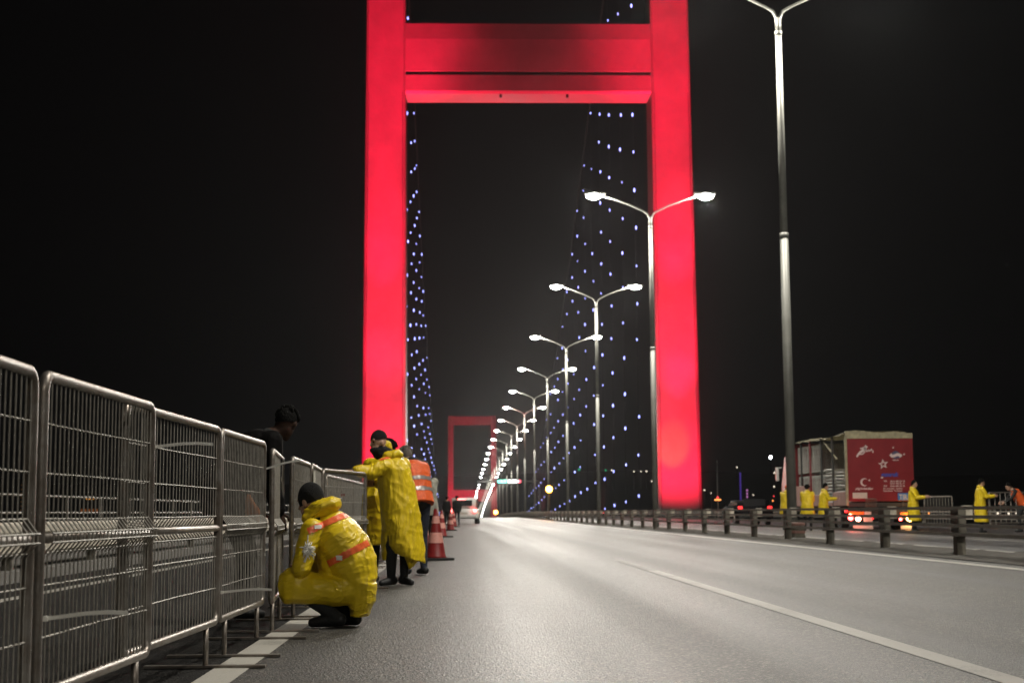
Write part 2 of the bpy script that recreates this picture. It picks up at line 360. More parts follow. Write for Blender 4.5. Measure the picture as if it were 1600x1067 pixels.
strip('hard_shoulder_shaded', -5.2, -1.1, -30, 1400, .000, 'shoulder_shade')
strip('oncoming_road', 9.45, 20.6, -30, 1400, .000, 'far_asphalt')
strip('median_strip', 7.6, 9.5, -5, 420, .012, 'dirt', nx=9, rough=.09)
lx = [-1.26, -1.08]
strip('edge_line', -1.26, -1.08, 1.5, 700, .004, 'line')
strip('edge_line', 7.04, 7.24, 1.5, 700, .004, 'line')
strip('edge_line', -4.32, -4.16, 1.5, 300, .004, 'line')
strip('edge_line', 9.72, 9.90, 1.5, 500, .004, 'line')
strip('lane_line', 13.1, 13.25, 1.5, 500, .004, 'line')
strip('lane_line', 2.42, 2.57, 2.0, 19.5, .004, 'worn_line'); strip('lane_line', 2.42, 2.57, 19.5, 24.0, .004, 'ghost_line')
for y in (62, 101, 140): strip('lane_line', 2.42, 2.57, y, y+9, .004, 'ghost_line')
k = MB()
for i, y in enumerate(YS[:-1]):
    y2 = YS[i+1]
    k.bx(-8.9, -5.2, y, y2, zdeck(y2)-.05, zdeck(y2)+.13) if y < 184 else None
tag(k.build('footway', 'concrete'), kind='structure')
# ------------------------------------------------------------------ guard rails
def guardrail(x, y0, y1, step, label, first, plates=True, side=1):
    t = tag(empty('guard_rail', (x, first, 0)), label, 'guard rail')
    ys = [y for y in YS if y0 < y < y1]; ys = [y0] + ys + [y1]
    for z in (.79, .65, .51, .37):
        b = MB()
        for ya, yb in zip(ys, ys[1:]):
            za, zb = zdeck(ya)+z, zdeck(yb)+z
            dx = -.11*side
            vs = [b.bm.verts.new((dx+sx*.03, yy-first, zz+sz*.026)) for yy, zz in ((ya, za), (yb, zb)) for sx, sz in ((-1, -1), (1, -1), (1, 1), (-1, 1))]
            for f in ((0, 1, 5, 4), (1, 2, 6, 5), (2, 3, 7, 6), (3, 0, 4, 7), (0, 3, 2, 1), (4, 5, 6, 7)): b.bm.faces.new([vs[i] for i in f])
        bmesh.ops.remove_doubles(b.bm, verts=b.bm.verts, dist=.001)
        b.build('rail', 'rail', t)
    p = MB(); p.bx(-.07, .07, -.10, .10, -.05, .80); p.bx(-.10, .10, -.13, .13, 0, .02)
    p.bevel(.006, 1); pm = p.build('post', 'post', t).data
    q = MB(); q.bx(-.078, .06, -.20, .16, .33, .80); q.bevel(.01, 1); qm = q.build('bracket', 'rail', t).data
    r_ = MB(); r_.bx(.062, .22, -.06, .02, .60, .83); r_.bevel(.006, 1); rm = r_.build('pale_plate', 'plate', t).data
    for o in list(t.children):
        if o.name.split('.')[0] in ('post', 'bracket', 'pale_plate'): bpy.data.objects.remove(o)
    y = first; c = 0
    while y > y0 + step: y -= step
    while y < y1 and c < 96:
        z = zdeck(y)
        o = mk('post', pm, None, t, loc=(0, y-first, z)); mk('bracket', qm, None, o, loc=(0, 0, 0))
        if plates: mk('pale_plate', rm, None, o)
        y += step; c += 1
    return t
guardrail(8.1, 8, 330, 4.25, 'grey four-bar median guard rail on square posts beside the near carriageway', 24.0)
guardrail(20.9, 20, 330, 4.25, 'grey guard rail along the far edge behind the truck and workers', 24.0, plates=False)
# plain beam barrier on the left behind the crowd barriers
t = tag(empty('guard_rail', (-5.35, 10, 0)), 'pale beam guard rail behind the crowd barriers on the left', 'guard rail')
b = MB()
prof = [(0, .30), (.05, .34), (.05, .42), (0, .47), (0, .53), (.05, .58), (.05, .66), (0, .70), (-.015, .70), (-.015, .30)]
b.prism(prof, -9, 170, 'Y'); b.build('beam', 'plate', t)
for i in range(44):
    p = MB(); p.bx(-.14, -.02, -.05, .05, -.0, .70); p.build('post', 'post', t, loc=(0, -8+4*i, .0))
rl = tag(empty('railing', (-8.7, 10, .13)), 'dark footway railing along the left edge of the deck', 'railing')
for z in (.35, .7, 1.05): MB().tube([(0, -10, z), (0, 170, z)], .025, 6).build('rail', 'rail', rl)
pm = MB().bx(-.03, .03, -.03, .03, 0, 1.05).build('post', 'rail', rl).data
for i in range(1, 60): mk('post', pm, None, rl, loc=(0, -10+3*i, 0))
# ------------------------------------------------------------------ bridge towers
def tower(loc, zbase, zs, label, far=False):
    t = tag(empty('bridge_tower', loc), label, 'bridge tower')
    top, mid_top, mid_bot = zs
    for sx in (-1, 1):
        b = MB(); n0 = zbase
        def ring(z):
            f = max(0, z)/62.0; wd = 5.45 - .48*f; cx = sx*(18.45 - .13*f)
            dp = 6.0 - .5*f
            hx, ch = wd/2, .28
            return [(cx-hx, -dp/2+ch), (cx-hx+ch, -dp/2), (cx+hx-ch, -dp/2), (cx+hx, -dp/2+ch), (cx+hx, dp/2), (cx-hx, dp/2)], z
        zz = [zbase, 0, 15, 30, 45, 60, 80, 100, top]; rs = []
        for z in zz:
            pts, z_ = ring(z); rs.append([b.bm.verts.new((x, y, z_)) for x, y in pts])
        for a, c in zip(rs, rs[1:]):
            for j in range(6): b.bm.faces.new((a[j], a[(j+1) % 6], c[(j+1) % 6], c[j]))
        b.bm.faces.new(rs[-1])
        leg = b.build('leg', 'tower', t)
        # welded seams that run up the front plate
        s_ = MB()
        for off in (-2.35, 2.35):
            pa = (sx*18.45+off, -3.012, .5); f = mid_bot/62
            pb = (sx*(18.45-.13*f) + off*(1-.1*f), -3.012+.25*f, mid_bot)
            s_.tube([pa, pb], .045, 4)
        s_.build('seam', 'tower_dark', leg)
    xi = 18.35 - 2.45
    b = MB()
    zg = mid_bot + (mid_top-mid_bot)*.285
    zr = mid_bot + (mid_top-mid_bot)*.77
    # upper box with a folded face, the groove, the lower box
    b.prism([(-2.35, zg+.25), (-2.42, zr), (-2.20, mid_top), (2.2, mid_top), (2.2, zg+.25)], -xi, xi, 'X')
    b.prism([(-2.35, mid_bot+.3), (-2.35, zg-.25), (2.2, zg-.25), (2.2, mid_bot), (-2.0, mid_bot)], -xi, xi, 'X')
    b.build('middle_beam', 'tower', t)
    MB().bx(-xi, xi, -1.9, 1.9, zg-.25, zg+.25).build('beam_joint', 'tower_dark', t)
    if not far:
        for x in (-3.6, 5.0): MB().bx(x-.16, x+.16, -1.9, -1.5, mid_bot-.45, mid_bot).build('bracket', 'black_metal', t)
    MB().bx(-xi, xi, -2.2, 2.2, top-7.5, top-.4).build('top_beam', 'tower', t)
    if far:
        MB().bx(-xi, xi, -2.2, 2.2, -8.5, -2.5).build('deck_beam', 'tower', t)
    return t
tower((8.75, 187, 0), -62, (130, 63.45, 54.2), 'near red-lit bridge tower with two legs straddling the road')
tower((8.75, 1258, -41.8), -20, (124, 61.4, 51.7), 'distant small red-lit bridge tower framed at the end of the bridge', True)

def flood(loc, aim, power, size, col, glass, label, z0=0.0, blend=.7):
    t = tag(empty('floodlight', loc), label, 'floodlight', 'tower floodlights on the deck')
    d = (Vector(aim) - Vector(loc)).normalized(); q = d.to_track_quat('-Z', 'Y').to_matrix().to_4x4()
    MB().box((0, 0, 0), (.5, .4, .25), mtx=q @ Matrix.Translation((0, 0, .0))).bevel(.02, 1).build('housing', 'black_metal', t)
    MB().box((0, 0, 0), (.44, .34, .03), mtx=q @ Matrix.Translation((0, 0, -.135))).build('glass', glass, t)
    MB().tube([(0, 0, -.2), (0, 0, z0-loc[2])], .04, 6).build('stand', 'black_metal', t)
    l = bpy.data.lights.new('bulb', 'SPOT'); l.energy = power; l.color = col; l.spot_size = R(size); l.spot_blend = blend; l.shadow_soft_size = .25
    o = bpy.data.objects.new('bulb', l); C.objects.link(o); o.parent = t; o.location = d*.25; o.rotation_euler = d.to_track_quat('-Z', 'Y').to_euler()
RED = (1, .009, .050)
for sx, nm in ((-1, 'left'), (1, 'right')):
    X = 8.75 + sx*18.4; xd = 8.75 + sx*16.8
    flood((xd, 168, .42), (X, 184, 13), RED_W*.60, 76, RED, 'red_glass', 'low red floodlight aimed at the foot of the %s tower leg' % nm)
    flood((xd, 163, .42), (X, 184, 34), RED_W*1.6, 46, RED, 'red_glass', 'red floodlight aimed halfway up the %s tower leg' % nm)
    flood((xd, 158, .42), (X, 184, 72), RED_W*5.0, 25, RED, 'red_glass', 'red floodlight aimed at the upper part of the %s tower leg' % nm, blend=1.0)
    flood((xd-sx*1.2, 160, .42), (X-sx*.5, 184.5, 57), RED_W*1.6, 19, RED, 'red_glass', 'red floodlight aimed at the %s end of the crossbeam' % nm, blend=1.0)
    flood((xd+sx*.6, 166, .42), (X+sx*.3, 184, 36), RED_W*4.0, 13, RED, 'red_glass', 'narrow red floodlight making the bright patch on the %s tower leg' % nm, blend=1.0)
    # up-lights under the beam
    flood((8.75+sx*9, 186.6, .42), (8.75+sx*8, 186.9, 51), RED_W*.36, 40, RED, 'red_glass', 'red floodlight under the crossbeam near the %s tower leg' % nm)
flood((8.75, 160, .5), (8.75, 184.6, 58), RED_W*.85, 54, RED, 'red_glass', 'added soft red fill light on the median aimed at the middle of the crossbeam', blend=1.0)  # added fill lamp, lifts the dark middle of the crossbeam
flood((26.0, 168, .42), (27.3, 184, 17.5), RED_W*.8, 13, RED, 'red_glass', 'narrow red floodlight low on the right tower leg', blend=1.0)
flood((25.6, 175, .42), (26.3, 184, 8.6), 26000, 24, (1, .26, .01), 'orange_glass', 'small orange floodlight at the foot of the right tower leg')
for sx, nm in ((-1, 'left'), (1, 'right')):
    X = 8.75 + sx*18.4
    flood((8.75+sx*16.4, 1225, zdeck(1225)+1), (X, 1255, 20), RED_W*1.5, 50, RED, 'red_glass', 'red floodlight aimed up the %s leg of the distant tower' % nm, zdeck(1225))
    flood((8.75+sx*16.4, 1215, zdeck(1215)+1), (X-sx*3, 1255, 66), RED_W*2.6, 50, RED, 'red_glass', 'red floodlight aimed at the top %s part of the distant tower' % nm, zdeck(1215))
# ------------------------------------------------------------------ main cables and suspenders with blue lamps
CAB = [(184, 129.5), (226, 114), (265, 99), (303, 85.5), (319, 79.3), (338, 72.5), (357, 65.5), (400, 52), (450, 37.5), (500, 25.5), (560, 14), (620, 6), (680, 0), (740, -4), (820, -4), (900, 2), (1000, 18), (1100, 40), (1190, 63), (1258, 83)]
def zcab(y):
    for (a, za), (b, zb) in zip(CAB, CAB[1:]):
        if a <= y <= b: return za + (zb-za)*(y-a)/(b-a)
    return 0
lampm = MB().ell((0, 0, 0), (.13, .13, .32), seg=10).build('blue_lamp', 'blue_dot'); lm = lampm.data
lm.polygons.foreach_set('use_smooth', [True]*len(lm.polygons)); bpy.data.objects.remove(lampm)
for X, side in ((-9.7, 'left'), (27.15, 'right')):
    c = MB().tube([(0, y-184, z-100) for y, z in CAB], .18, 8).build('main_cable', 'cable', loc=(X, 184, 100), smooth=True)
    tag(c, 'thick %s main cable sweeping down from the red tower' % side, 'cable')
    i = 0; y = 226.0; 
    while y < 640:
        base = 3.15 - .0365*(y-226)
        zt = zcab(y); zb = zdeck(y)
        t = tag(empty('suspender', (X, y, zb)), '%s suspender of the %s cable counted from the near tower, strung with blue lamps' % (ORD[i], side), 'suspender cable', 'suspenders strung with blue lamps')
        MB().tube([(0, 0, 0), (0, 0, zt-zb)], .022, 5).build('cable', 'cable', t)
        z = base
        while z < zb + 1.2: z += 5.94
        while z < zt - .5:
            if random.random() > .05:
                o = mk('blue_lamp', lm, None, t, loc=(random.uniform(-.15, .15), -.2, z-zb+random.uniform(-.2, .2))); o.scale = (random.uniform(.6, 1.05),)*3
            z += 5.94
        y += 18.75; i += 1
    
# ------------------------------------------------------------------ street lamps
def street_lamp():
    t = empty('street_lamp')
    MB().tube([(0, 0, 0), (0, 0, .05)], .26, 12).tube([(0, 0, .05), (0, 0, .5)], .15, 12).build('base', 'pole', t, True)
    MB().tube([(0, 0, .3), (0, 0, 8.1)], [.135, .115], 12).tube([(0, 0, 8.05), (0, 0, 8.2)], .125, 12).tube([(0, 0, 8.2), (0, 0, 13.75)], [.105, .085], 12).tube([(0, 0, 13.7), (0, 0, 13.82)], .10, 12).tube([(0, 0, 13.8), (0, 0, 14.2)], .07, 10).build('pole', 'pole', t, True)
    for s in (-1, 1):
        pts = [(s*.035, 0, 13.9), (s*.04, 0, 14.2), (s*.13, 0, 14.38), (s*.32, 0, 14.50), (s*.9, 0, 14.78), (s*1.6, 0, 15.04), (s*2.25, 0, 15.22)]
        MB().tube(pts, [.05, .05, .045, .042, .04, .036, .034], 8).build('arm', 'pole', t, True)
        h = MB().box((s*2.55, 0, 15.32), (.98, .36, .12)).bevel(.05, 2).build('lamp_head', 'pole', t, True)
        MB().ell((s*2.6, 0, 15.22), (.36, .22, .17), seg=14).build('lamp_bowl', 'lens', h, True)
    return t
lamp0 = None
for n in range(-2, 31):
    y = 39 + 27.7*n
    if n == -2:
        lamp0 = o = street_lamp()
    else: o = copy_tree(lamp0)
    o.location = (8.72, y, zdeck(y)); o.rotation_euler = (0, 0, R(random.uniform(-1.5, 1.5)))
    lab = {-2: 'double-armed street lamp standing behind the photographer', -1: 'double-armed street lamp just outside the right of the picture', 0: 'tall grey street lamp pole in front of the red truck cab', 1: 'double-armed street lamp in front of the right red tower leg'}.get(n) or 'double-armed street lamp on the median, %s one beyond the right tower leg pole' % ORD[n-2]
    tag(o, lab, 'street lamp', 'street lamps down the median')
    if n <= 17:
        for s in (-1, 1):
            l = bpy.data.lights.new('bulb', 'POINT'); l.energy = LAMP_W*(1 if s < 0 else .8); l.color = (1, .95, .845); l.shadow_soft_size = .16
            b = bpy.data.objects.new('bulb', l); C.objects.link(b); b.parent = o; b.location = (s*2.6, 0, 14.97)
# ------------------------------------------------------------------ crowd barriers
L_ = 1.56
def barrier(n=29):
    t = empty('crowd_barrier')
    def rr(x0, x1, z0, z1, r, k=5):
        pts = []
        for cx, cz, a0 in ((x1-r, z1-r, 0), (x0+r, z1-r, 90), (x0+r, z0+r, 180), (x1-r, z0+r, 270)):
            for i in range(k+1):
                a = R(a0 + 90*i/k); pts.append((cx + r*math.cos(a), 0, cz + r*math.sin(a)))
        return pts
    MB().loop_tube(rr(.02, L_-.02, .21, 1.19, .055), .019, 10).build('frame', 'steel', t, True)
    if n >= 20: MB().tube([(.03, 0, .685), (L_-.03, 0, .685)], .017, 8).build('mid_rail', 'steel', t, True)
    w = MB(); wide = n < 20
    for i in range(n):
        x = .05 + (L_-.1)*i/(n-1); d = random.uniform(-.003, .003); e = random.uniform(-.004, .004)
        w.tube([(x, 0, .21), (x, 0, 1.19)], .011, 6) if wide else w.tube([(x, -.004, .21), (x+d, -.004+e, .45), (x, -.004, .63), (x, -.038, .672), (x, -.038, .70), (x, -.004, .745), (x+e, -.004, .95), (x, -.004, 1.19)], .0030, 4, cap=False)
    for z in () if wide else (.38, .54, .64, .745, .885, 1.04): w.tube([(.03, -.002, z), (L_*.5, -.002, z+random.uniform(-.004, .004)), (L_-.03, -.002, z)], .0034, 4, cap=False)
    for z in () if wide else (.672, .70): w.tube([(.03, -.040, z), (L_-.03, -.040, z)], .0034, 4, cap=False)
    w.build('bar_mesh', 'wire', t)
    for x in (.22, L_-.22):
        lg = MB().tube([(x, 0, .20), (x, 0, .012)], .0145, 8).build('leg', 'steel', t, True)
        MB().box((x, 0, .010), (.045, .62, .012)).build('foot_bar', 'steel', lg)
    return t
BAR = None
def place_barrier(p0, p1, label, z=0.0, flip=False, tilt=0.0, group='crowd barriers tied in a line', wide=False):
    global BAR
    if wide: o = barrier(10)
    elif BAR is None: BAR = o = barrier()
    else: o = copy_tree(BAR)
    a = math.atan2(p1[1]-p0[1], p1[0]-p0[0]); p = p0
    if flip: a += math.pi; p = p1
    o.location = (p[0], p[1], z); o.rotation_euler = (tilt, 0, a)
    Ln = math.hypot(p1[0]-p0[0], p1[1]-p0[1]); o.scale = (Ln/L_, 1, 1)
    tag(o, label, 'barrier', group); return o
FEN = [((-1.355, 3.16), (-1.35, 4.70), 'nearest crowd barrier cut off by the left edge of the photo'),
       ((-1.345, 4.76), (-1.295, 6.22), 'second crowd barrier from the left with a white tie near its foot'),
       ((-1.37, 6.02), (-1.30, 7.98), 'third crowd barrier from the left with its mid pipe facing the road'),
       ((-1.31, 8.05), (-1.28, 9.62), 'fourth crowd barrier from the left, just before the fence line bends'),
       ((-1.24, 9.72), (-1.36, 11.25), 'slanted crowd barrier behind the crouching worker'),
       ((-1.27, 11.1), (-1.30, 12.68), 'crowd barrier behind the head of the crouching worker'),
       ((-1.29, 12.75), (-1.35, 14.2), 'crowd barrier with a small pale paper tag beside the crouching worker'),
       ((-1.34, 14.25), (-1.02, 15.75), 'crowd barrier turned outward under the arm of the standing worker')]
for i, (a, b, lab) in enumerate(FEN):
    o = place_barrier(a, b, lab, flip=(i in (2,)))
    if i < 4: o.scale = (o.scale[0], 1, 1.032)
y = 16.4
for i in range(14):
    x0 = -1.5 + .025*i
    place_barrier((x0, y), (x0+.03, y+1.6), 'crowd barrier in the line behind the standing workers, %s one past the bend' % ORD[i]); y += 1.68
def cable_tie(px0, py0, px1, py1, y0, y1, label):
    a = at(px0, py0, y0); b = at(px1, py1, y1)
    m = (a+b)/2 + Vector((0, -.01, .008)); c = a
    t = tag(empty('cable_tie', a), label, 'cable tie', 'white cable ties on the barriers')
    mb = MB(); 
    pts = [a-c, (a*.5+m*.5)-c, m-c, (m*.5+b*.5)-c + Vector((0, 0, .003)), b-c]
    for p, q in zip(pts, pts[1:]):
        d = (q-p); u = Vector((0, 0, .0062))
        v = [mb.bm.verts.new(x) for x in (p-u, q-u, q+u, p+u)]; mb.bm.faces.new(v)
    bmesh.ops.remove_doubles(mb.bm, verts=mb.bm.verts, dist=.0005)
    bmesh.ops.solidify(mb.bm, geom=list(mb.bm.faces), thickness=.002)
    mb.build('strap', 'tie', t)
    MB().box((0, -.004, 0), (.013, .012, .016)).build('head', 'tie', t)
    # the loop round the pipes
    MB().loop_tube([(.026*math.cos(R(k*30)), .02+.026*math.sin(R(k*30)), .0) for k in range(12)], .003, 5) if False else None
    return t
cable_tie(72, 966, 200, 957, 4.74, 4.70, 'long white cable tie near the foot of the second barrier')
cable_tie(240, 698, 333, 694, 6.22, 6.24, 'white cable tie sticking out across the third barrier near its top')
cable_tie(347, 925, 425, 921, 8.0, 8.0, 'white cable tie near the foot of the fourth barrier')
cable_tie(413, 733, 470, 719, 9.66, 9.7, 'white cable tie at the top of the bend in the fence')
cable_tie(413, 866, 405, 866, 9.6, 9.6, 'short white cable tie halfway up the bend in the fence')
cable_tie(490, 770, 497, 775, 13.2, 13.2, 'cut end of a white cable tie above the crouching worker')
pt = MB().box((0, 0, 0), (.085, .004, .12)).build('paper_tag', 'white_cloth', loc=at(491, 747, 12.74)); pt.rotation_euler = (0, 0, R(85))
tag(pt, 'small pale paper tag hanging on a barrier above the crouching worker', 'paper tag')
# ------------------------------------------------------------------ people
def fuse(mb, voxel, smooth=3, wr=0.0, wf=(9, 9, 3), seed=0.0, keep=None):
    bmesh.ops.recalc_face_normals(mb.bm, faces=mb.bm.faces)
    me = bpy.data.meshes.new('tmp'); mb.bm.to_mesh(me); mb.bm.free()
    o = bpy.data.objects.new('tmp', me); C.objects.link(o)
    md = o.modifiers.new('r', 'REMESH'); md.mode = 'VOXEL'; md.voxel_size = voxel
    ms = o.modifiers.new('s', 'SMOOTH'); ms.factor = .5; ms.iterations = smooth
    dg = bpy.context.evaluated_depsgraph_get(); dg.update()
    out = bpy.data.meshes.new_from_object(o.evaluated_get(dg))
    bpy.data.objects.remove(o); bpy.data.meshes.remove(me)
    if wr:
        ns = [v.normal.copy() for v in out.vertices]
        for v, nn in zip(out.vertices, ns):
            p = v.co; q = Vector((p.x*wf[0], p.y*wf[1], p.z*wf[2])) + Vector((seed, seed*2, 0))
            a = noise.noise(q); b = noise.noise(q*2.3 + Vector((5, 1, 2))); c = noise.noise(Vector((p.x*6+p.z*9, p.y*6, p.z*5-p.x*6)) + Vector((seed,)*3))
            v.co = p + nn*(wr*((1-abs(a)*2.2)*.55 + (1-abs(b)*2.2)*.25 + (1 - abs(c)*2.4)*.4 - .5))
    out.polygons.foreach_set('use_smooth', [True]*len(out.polygons))
    return out
def seg_d(p, a, b):
    ab = b-a; t = max(0, min(1, (p-a).dot(ab)/max(1e-9, ab.length_squared))); return (p-(a+ab*t)).length, t
def V(*a): return Vector(a)
def head_basis(f, tilt=0.0):
    f = Vector(f).normalized(); s = f.cross(V(0, 0, 1)).normalized(); u = s.cross(f).normalized(); return f, s, u
def hand(mb, wrist, d, side, curl=.6, k=1.0):
    """palm, four unequal bent fingers and a thumb"""
    d = Vector(d).normalized(); s = Vector(side); s = (s - d*s.dot(d)).normalized(); n = d.cross(s)
    mb.loft([(wrist, s*.026*k, n*.018*k), (wrist+d*.03*k, s*.036*k, n*.017*k), (wrist+d*.075*k, s*.042*k, n*.014*k), (wrist+d*.098*k, s*.036*k, n*.010*k)], 10)
    for i, ln in enumerate((.066, .078, .072, .055)):
        p = wrist + d*.088*k + s*(.031-.0205*i)*k; a = d
        for j in range(3):
            a = (a*math.cos(curl*.55) - n*math.sin(curl*.55)).normalized() if j else (a*math.cos(curl*.3) - n*math.sin(curl*.3)).normalized()
            q = p + a*ln*k*(.45, .32, .23)[j]; mb.cap(p, (.0092, .0085, .0078)[j]*k, q, (.0085, .0078, .007)[j]*k, 6); p = q
    p = wrist + d*.03*k + s*.030*k; a = (d*.6 + s*.75 - n*.25).normalized(); q = p+a*.045*k; mb.cap(p, .0125*k, q, .010*k, 6)
    a = (d*.9 + s*.2 - n*.4).normalized(); mb.cap(q, .010*k, q+a*.032*k, .008*k, 6)
def person(label, loc, rz, J, coat=None, voxel=.011, skin='skin', trouser='dark_cloth', top='dark_cloth', hat=None, group=None, hood=None, coatm='yellow', wr=.011, extra_coat=None, body_r=None, scarf=False, wf=(9, 9, 3), toe=None, head_f=(1, 0, 0)):
    """J: joints in local metres. One continuous body mesh, clothing as children."""
    t = tag(empty('person', loc, rz), label, 'person', group)
    prims = []
    def cp(a, ra, b, rb, slot): prims.append((Vector(a), ra, Vector(b), rb, slot))
    hd = Vector(J['head']); f, s, u = head_basis(head_f)
    cp(J['neck'], .058, hd - u*.05, .052, 0)
    cp(J['pelvis'], .135, J['chest'], .145, 1); cp(J['chest'], .145, (Vector(J['neck'])+Vector(J['chest']))/2, .11, 1)
    for k in 'LR':
        cp(J['neck'], .07, J['sh'+k], .068, 1)
        cp(J['sh'+k], .062, J['el'+k], .045, 1); cp(J['el'+k], .045, J['ha'+k], .030, 1)
        cp(J['hip'+k], .098, J['kn'+k], .068, 2); cp(J['kn'+k], .068, J['an'+k], .045, 2)
        td = Vector(J.get('toe'+k, toe or (1, 0, 0))).normalized(); an = Vector(J['an'+k])
        cp(an - td*.04 + V(0, 0, -.03), .047, an + td*.07 + V(0, 0, -.04), .042, 3); cp(an + td*.07 + V(0, 0, -.04), .042, an + td*.15 + V(0, 0, -.05), .033, 3)
    mb = MB()
    for a, ra, b, rb, sl in prims: mb.cap(a, ra, b, rb, 12)
    bas = Matrix((s, f, u)).transposed().to_4x4()
    mb.ell(hd + u*.02, (.074, .092, .098), bas); mb.ell(hd + f*.025 - u*.05, (.056, .062, .062), bas)
    mb.ell(hd + f*.07 - u*.085, (.026, .024, .024), bas)
    mb.cap(hd + f*.088 + u*.012, .009, hd + f*.107 - u*.026, .014, 8)
    mb.cap(hd + f*.082 + u*.028 - s*.04, .010, hd + f*.082 + u*.028 + s*.04, .010, 8)
    mb.cap(hd + f*.084 - u*.055 - s*.02, .008, hd + f*.084 - u*.055 + s*.02, .008, 8)
    for q in (-1, 1): mb.ell(hd + s*q*.074 - u*.008 - f*.005, (.012, .022, .032), bas, 10)
    me = fuse(mb, voxel, 2)
    # hands stay finely modelled and are joined into the same mesh
    h = bmesh.new(); h.from_mesh(me); n0 = len(h.faces)
    x = MB()
    for k in 'LR':
        wv = Vector(J['ha'+k]); d = Vector(J.get('hd'+k, wv - Vector(J['el'+k]))); hand(x, wv - d.normalized()*.012, d, J.get('hs'+k, (0, 0, 1)), J.get('curl', .8))
    bmesh.ops.recalc_face_normals(x.bm, faces=x.bm.faces)
    m2 = bpy.data.meshes.new('t2'); x.bm.to_mesh(m2); x.bm.free(); h.from_mesh(m2); h.to_mesh(me); h.free(); bpy.data.meshes.remove(m2)
    me.name = 'body'
    for k in (skin, top, trouser, 'shoe', 'eye'): me.materials.append(M[k])
    eyes = [hd + f*.086 + u*.006 + s*q*.031 for q in (-1, 1)]
    nf = len(me.polygons)
    for i, p in enumerate(me.polygons):
        p.use_smooth = True
        if i >= n0: p.material_index = 0; continue
        c = p.center
        if (c - hd).length < .155: 
            p.material_index = 4 if min((c-e).length for e in eyes) < .014 else 0; continue
        best = min(prims, key=lambda q: seg_d(c, q[0], q[2])[0] - q[1]); p.material_index = best[4]
    o = bpy.data.objects.new('body', me); C.objects.link(o); o.parent = t
    if coat or extra_coat:
        mb = MB(); pel, ch, nk = Vector(J['pelvis']), Vector(J['chest']), Vector(J['neck'])
        ax = (nk-pel).normalized(); sd = (Vector(J['shL'])-Vector(J['shR'])).normalized(); sd = (sd-ax*sd.dot(ax)).normalized(); fd = ax.cross(sd)
        if coat:
            shc = (Vector(J['shL'])+Vector(J['shR']))/2
            mb.loft([(pel - ax*.06, sd*.215, fd*.175), (pel+ax*.12, sd*.21, fd*.165), (ch, sd*.225, fd*.175), (shc - ax*.02, sd*.235, fd*.15), (shc + ax*.035, sd*.19, fd*.115), (nk + ax*.0, sd*.085, fd*.085)], 22)
            if coat.get('hem') is not None:
                hz = coat['hem']; off = Vector(coat.get('off', (0, 0, 0))); fl = coat.get('flare', 1.0)
                s2 = V(sd.x, sd.y, 0).normalized(); f2 = V(fd.x, fd.y, 0).normalized()
                z0 = pel.z + .05; rings = []
                for k in range(6):
                    w = k/5; rings.append((V(pel.x, pel.y, 0)*(1-w*.5) + V((J['knL'][0]+J['knR'][0])/2, (J['knL'][1]+J['knR'][1])/2, 0)*w*.5 + off*w + V(0, 0, z0 + (hz-z0)*w), s2*(.215+.05*w*fl), f2*(.175+.05*w*fl)))
                mb.loft(rings, 24)
            for k in 'LR':
                if coat.get('sleeves', True):
                    mb.cap(J['sh'+k], .088, J['el'+k], .073, 14); mb.cap(J['el'+k], .073, Vector(J['el'+k]).lerp(Vector(J['ha'+k]), .90), .056, 14)
        for fn in (extra_coat or []): fn(mb)
        me = fuse(mb, voxel*.95, 2, wr, wf, seed=loc[0]*3+loc[1]); me.name = 'raincoat'
        nm = (coat or {}).get('name', 'raincoat')
        co = mk(nm, me, coatm, t)
        if nm == 'raincoat' and hood != 'none':
            hb = MB()
            if hood == 'up':
                hb.ell(hd - f*.03 + u*.01, (.105, .115, .135), bas); hb.cap(nk, .10, hd - f*.05, .10)
            else:
                hb.ell(nk - fd*.02 + ax*.02 - Vector((f.x, f.y, 0))*.075, (.10, .075, .07), bas); hb.loop_tube([(nk + s*.085*math.cos(R(a*30)) + f*.075*math.sin(R(a*30)) + u*(.02-.012*math.sin(R(a*30)))) for a in range(12)], .034, 8)
            hm = fuse(hb, voxel*.9, 2, wr*.7, (14, 14, 9), 4.0); mk('hood', hm, coatm, co)
    if hat:
        hb = MB(); hb.ell(hd + u*.028 - f*.008, (.082, .100, .112), bas, 24)
        lim = J.get('hat_z', .015)
        if hat in ('hair', 'grey_hair'):
            for k in range(130):
                a = random.uniform(0, 6.28); e = random.uniform(.15, 1.5)
                dv = (s*math.cos(a)*math.cos(e) + f*math.sin(a)*math.cos(e) + u*math.sin(e))
                hb.ell(hd + u*.03 + Vector((dv.x*.086, dv.y*.10, dv.z*.108)), (.013, .013, .022), seg=6)
        ge = hb.bm.verts[:] + hb.bm.edges[:] + hb.bm.faces[:]
        nrm = (u*1.0 - f*(.45 if hat in ('hair', 'grey_hair') else -.12)).normalized()
        bmesh.ops.bisect_plane(hb.bm, geom=ge, plane_co=hd + u*lim, plane_no=nrm if hat not in ('hair', 'grey_hair') else (u*.75 - f*.65).normalized(), clear_inner=True)
        if hat == 'wool':
            pass
        hb.build({'wool': 'beanie', 'hair': 'hair', 'grey_hair': 'hair', 'cap': 'cap'}.get(hat, 'hat'), 'wool' if hat == 'wool' else ('hair' if hat == 'hair' else ('grey_hair' if hat == 'grey_hair' else 'orange')), t, True)
    if scarf:
        sb = MB(); sb.ell(hd + f*.020 - u*.085, (.078, .092, .048), bas); sb.cap(hd - u*.10, .085, Vector(J['neck']) + u*.0, .09)
        mk('neck_warmer', fuse(sb, .009, 2, .008, (20, 20, 30), 2.0), 'wool', t)
    return t
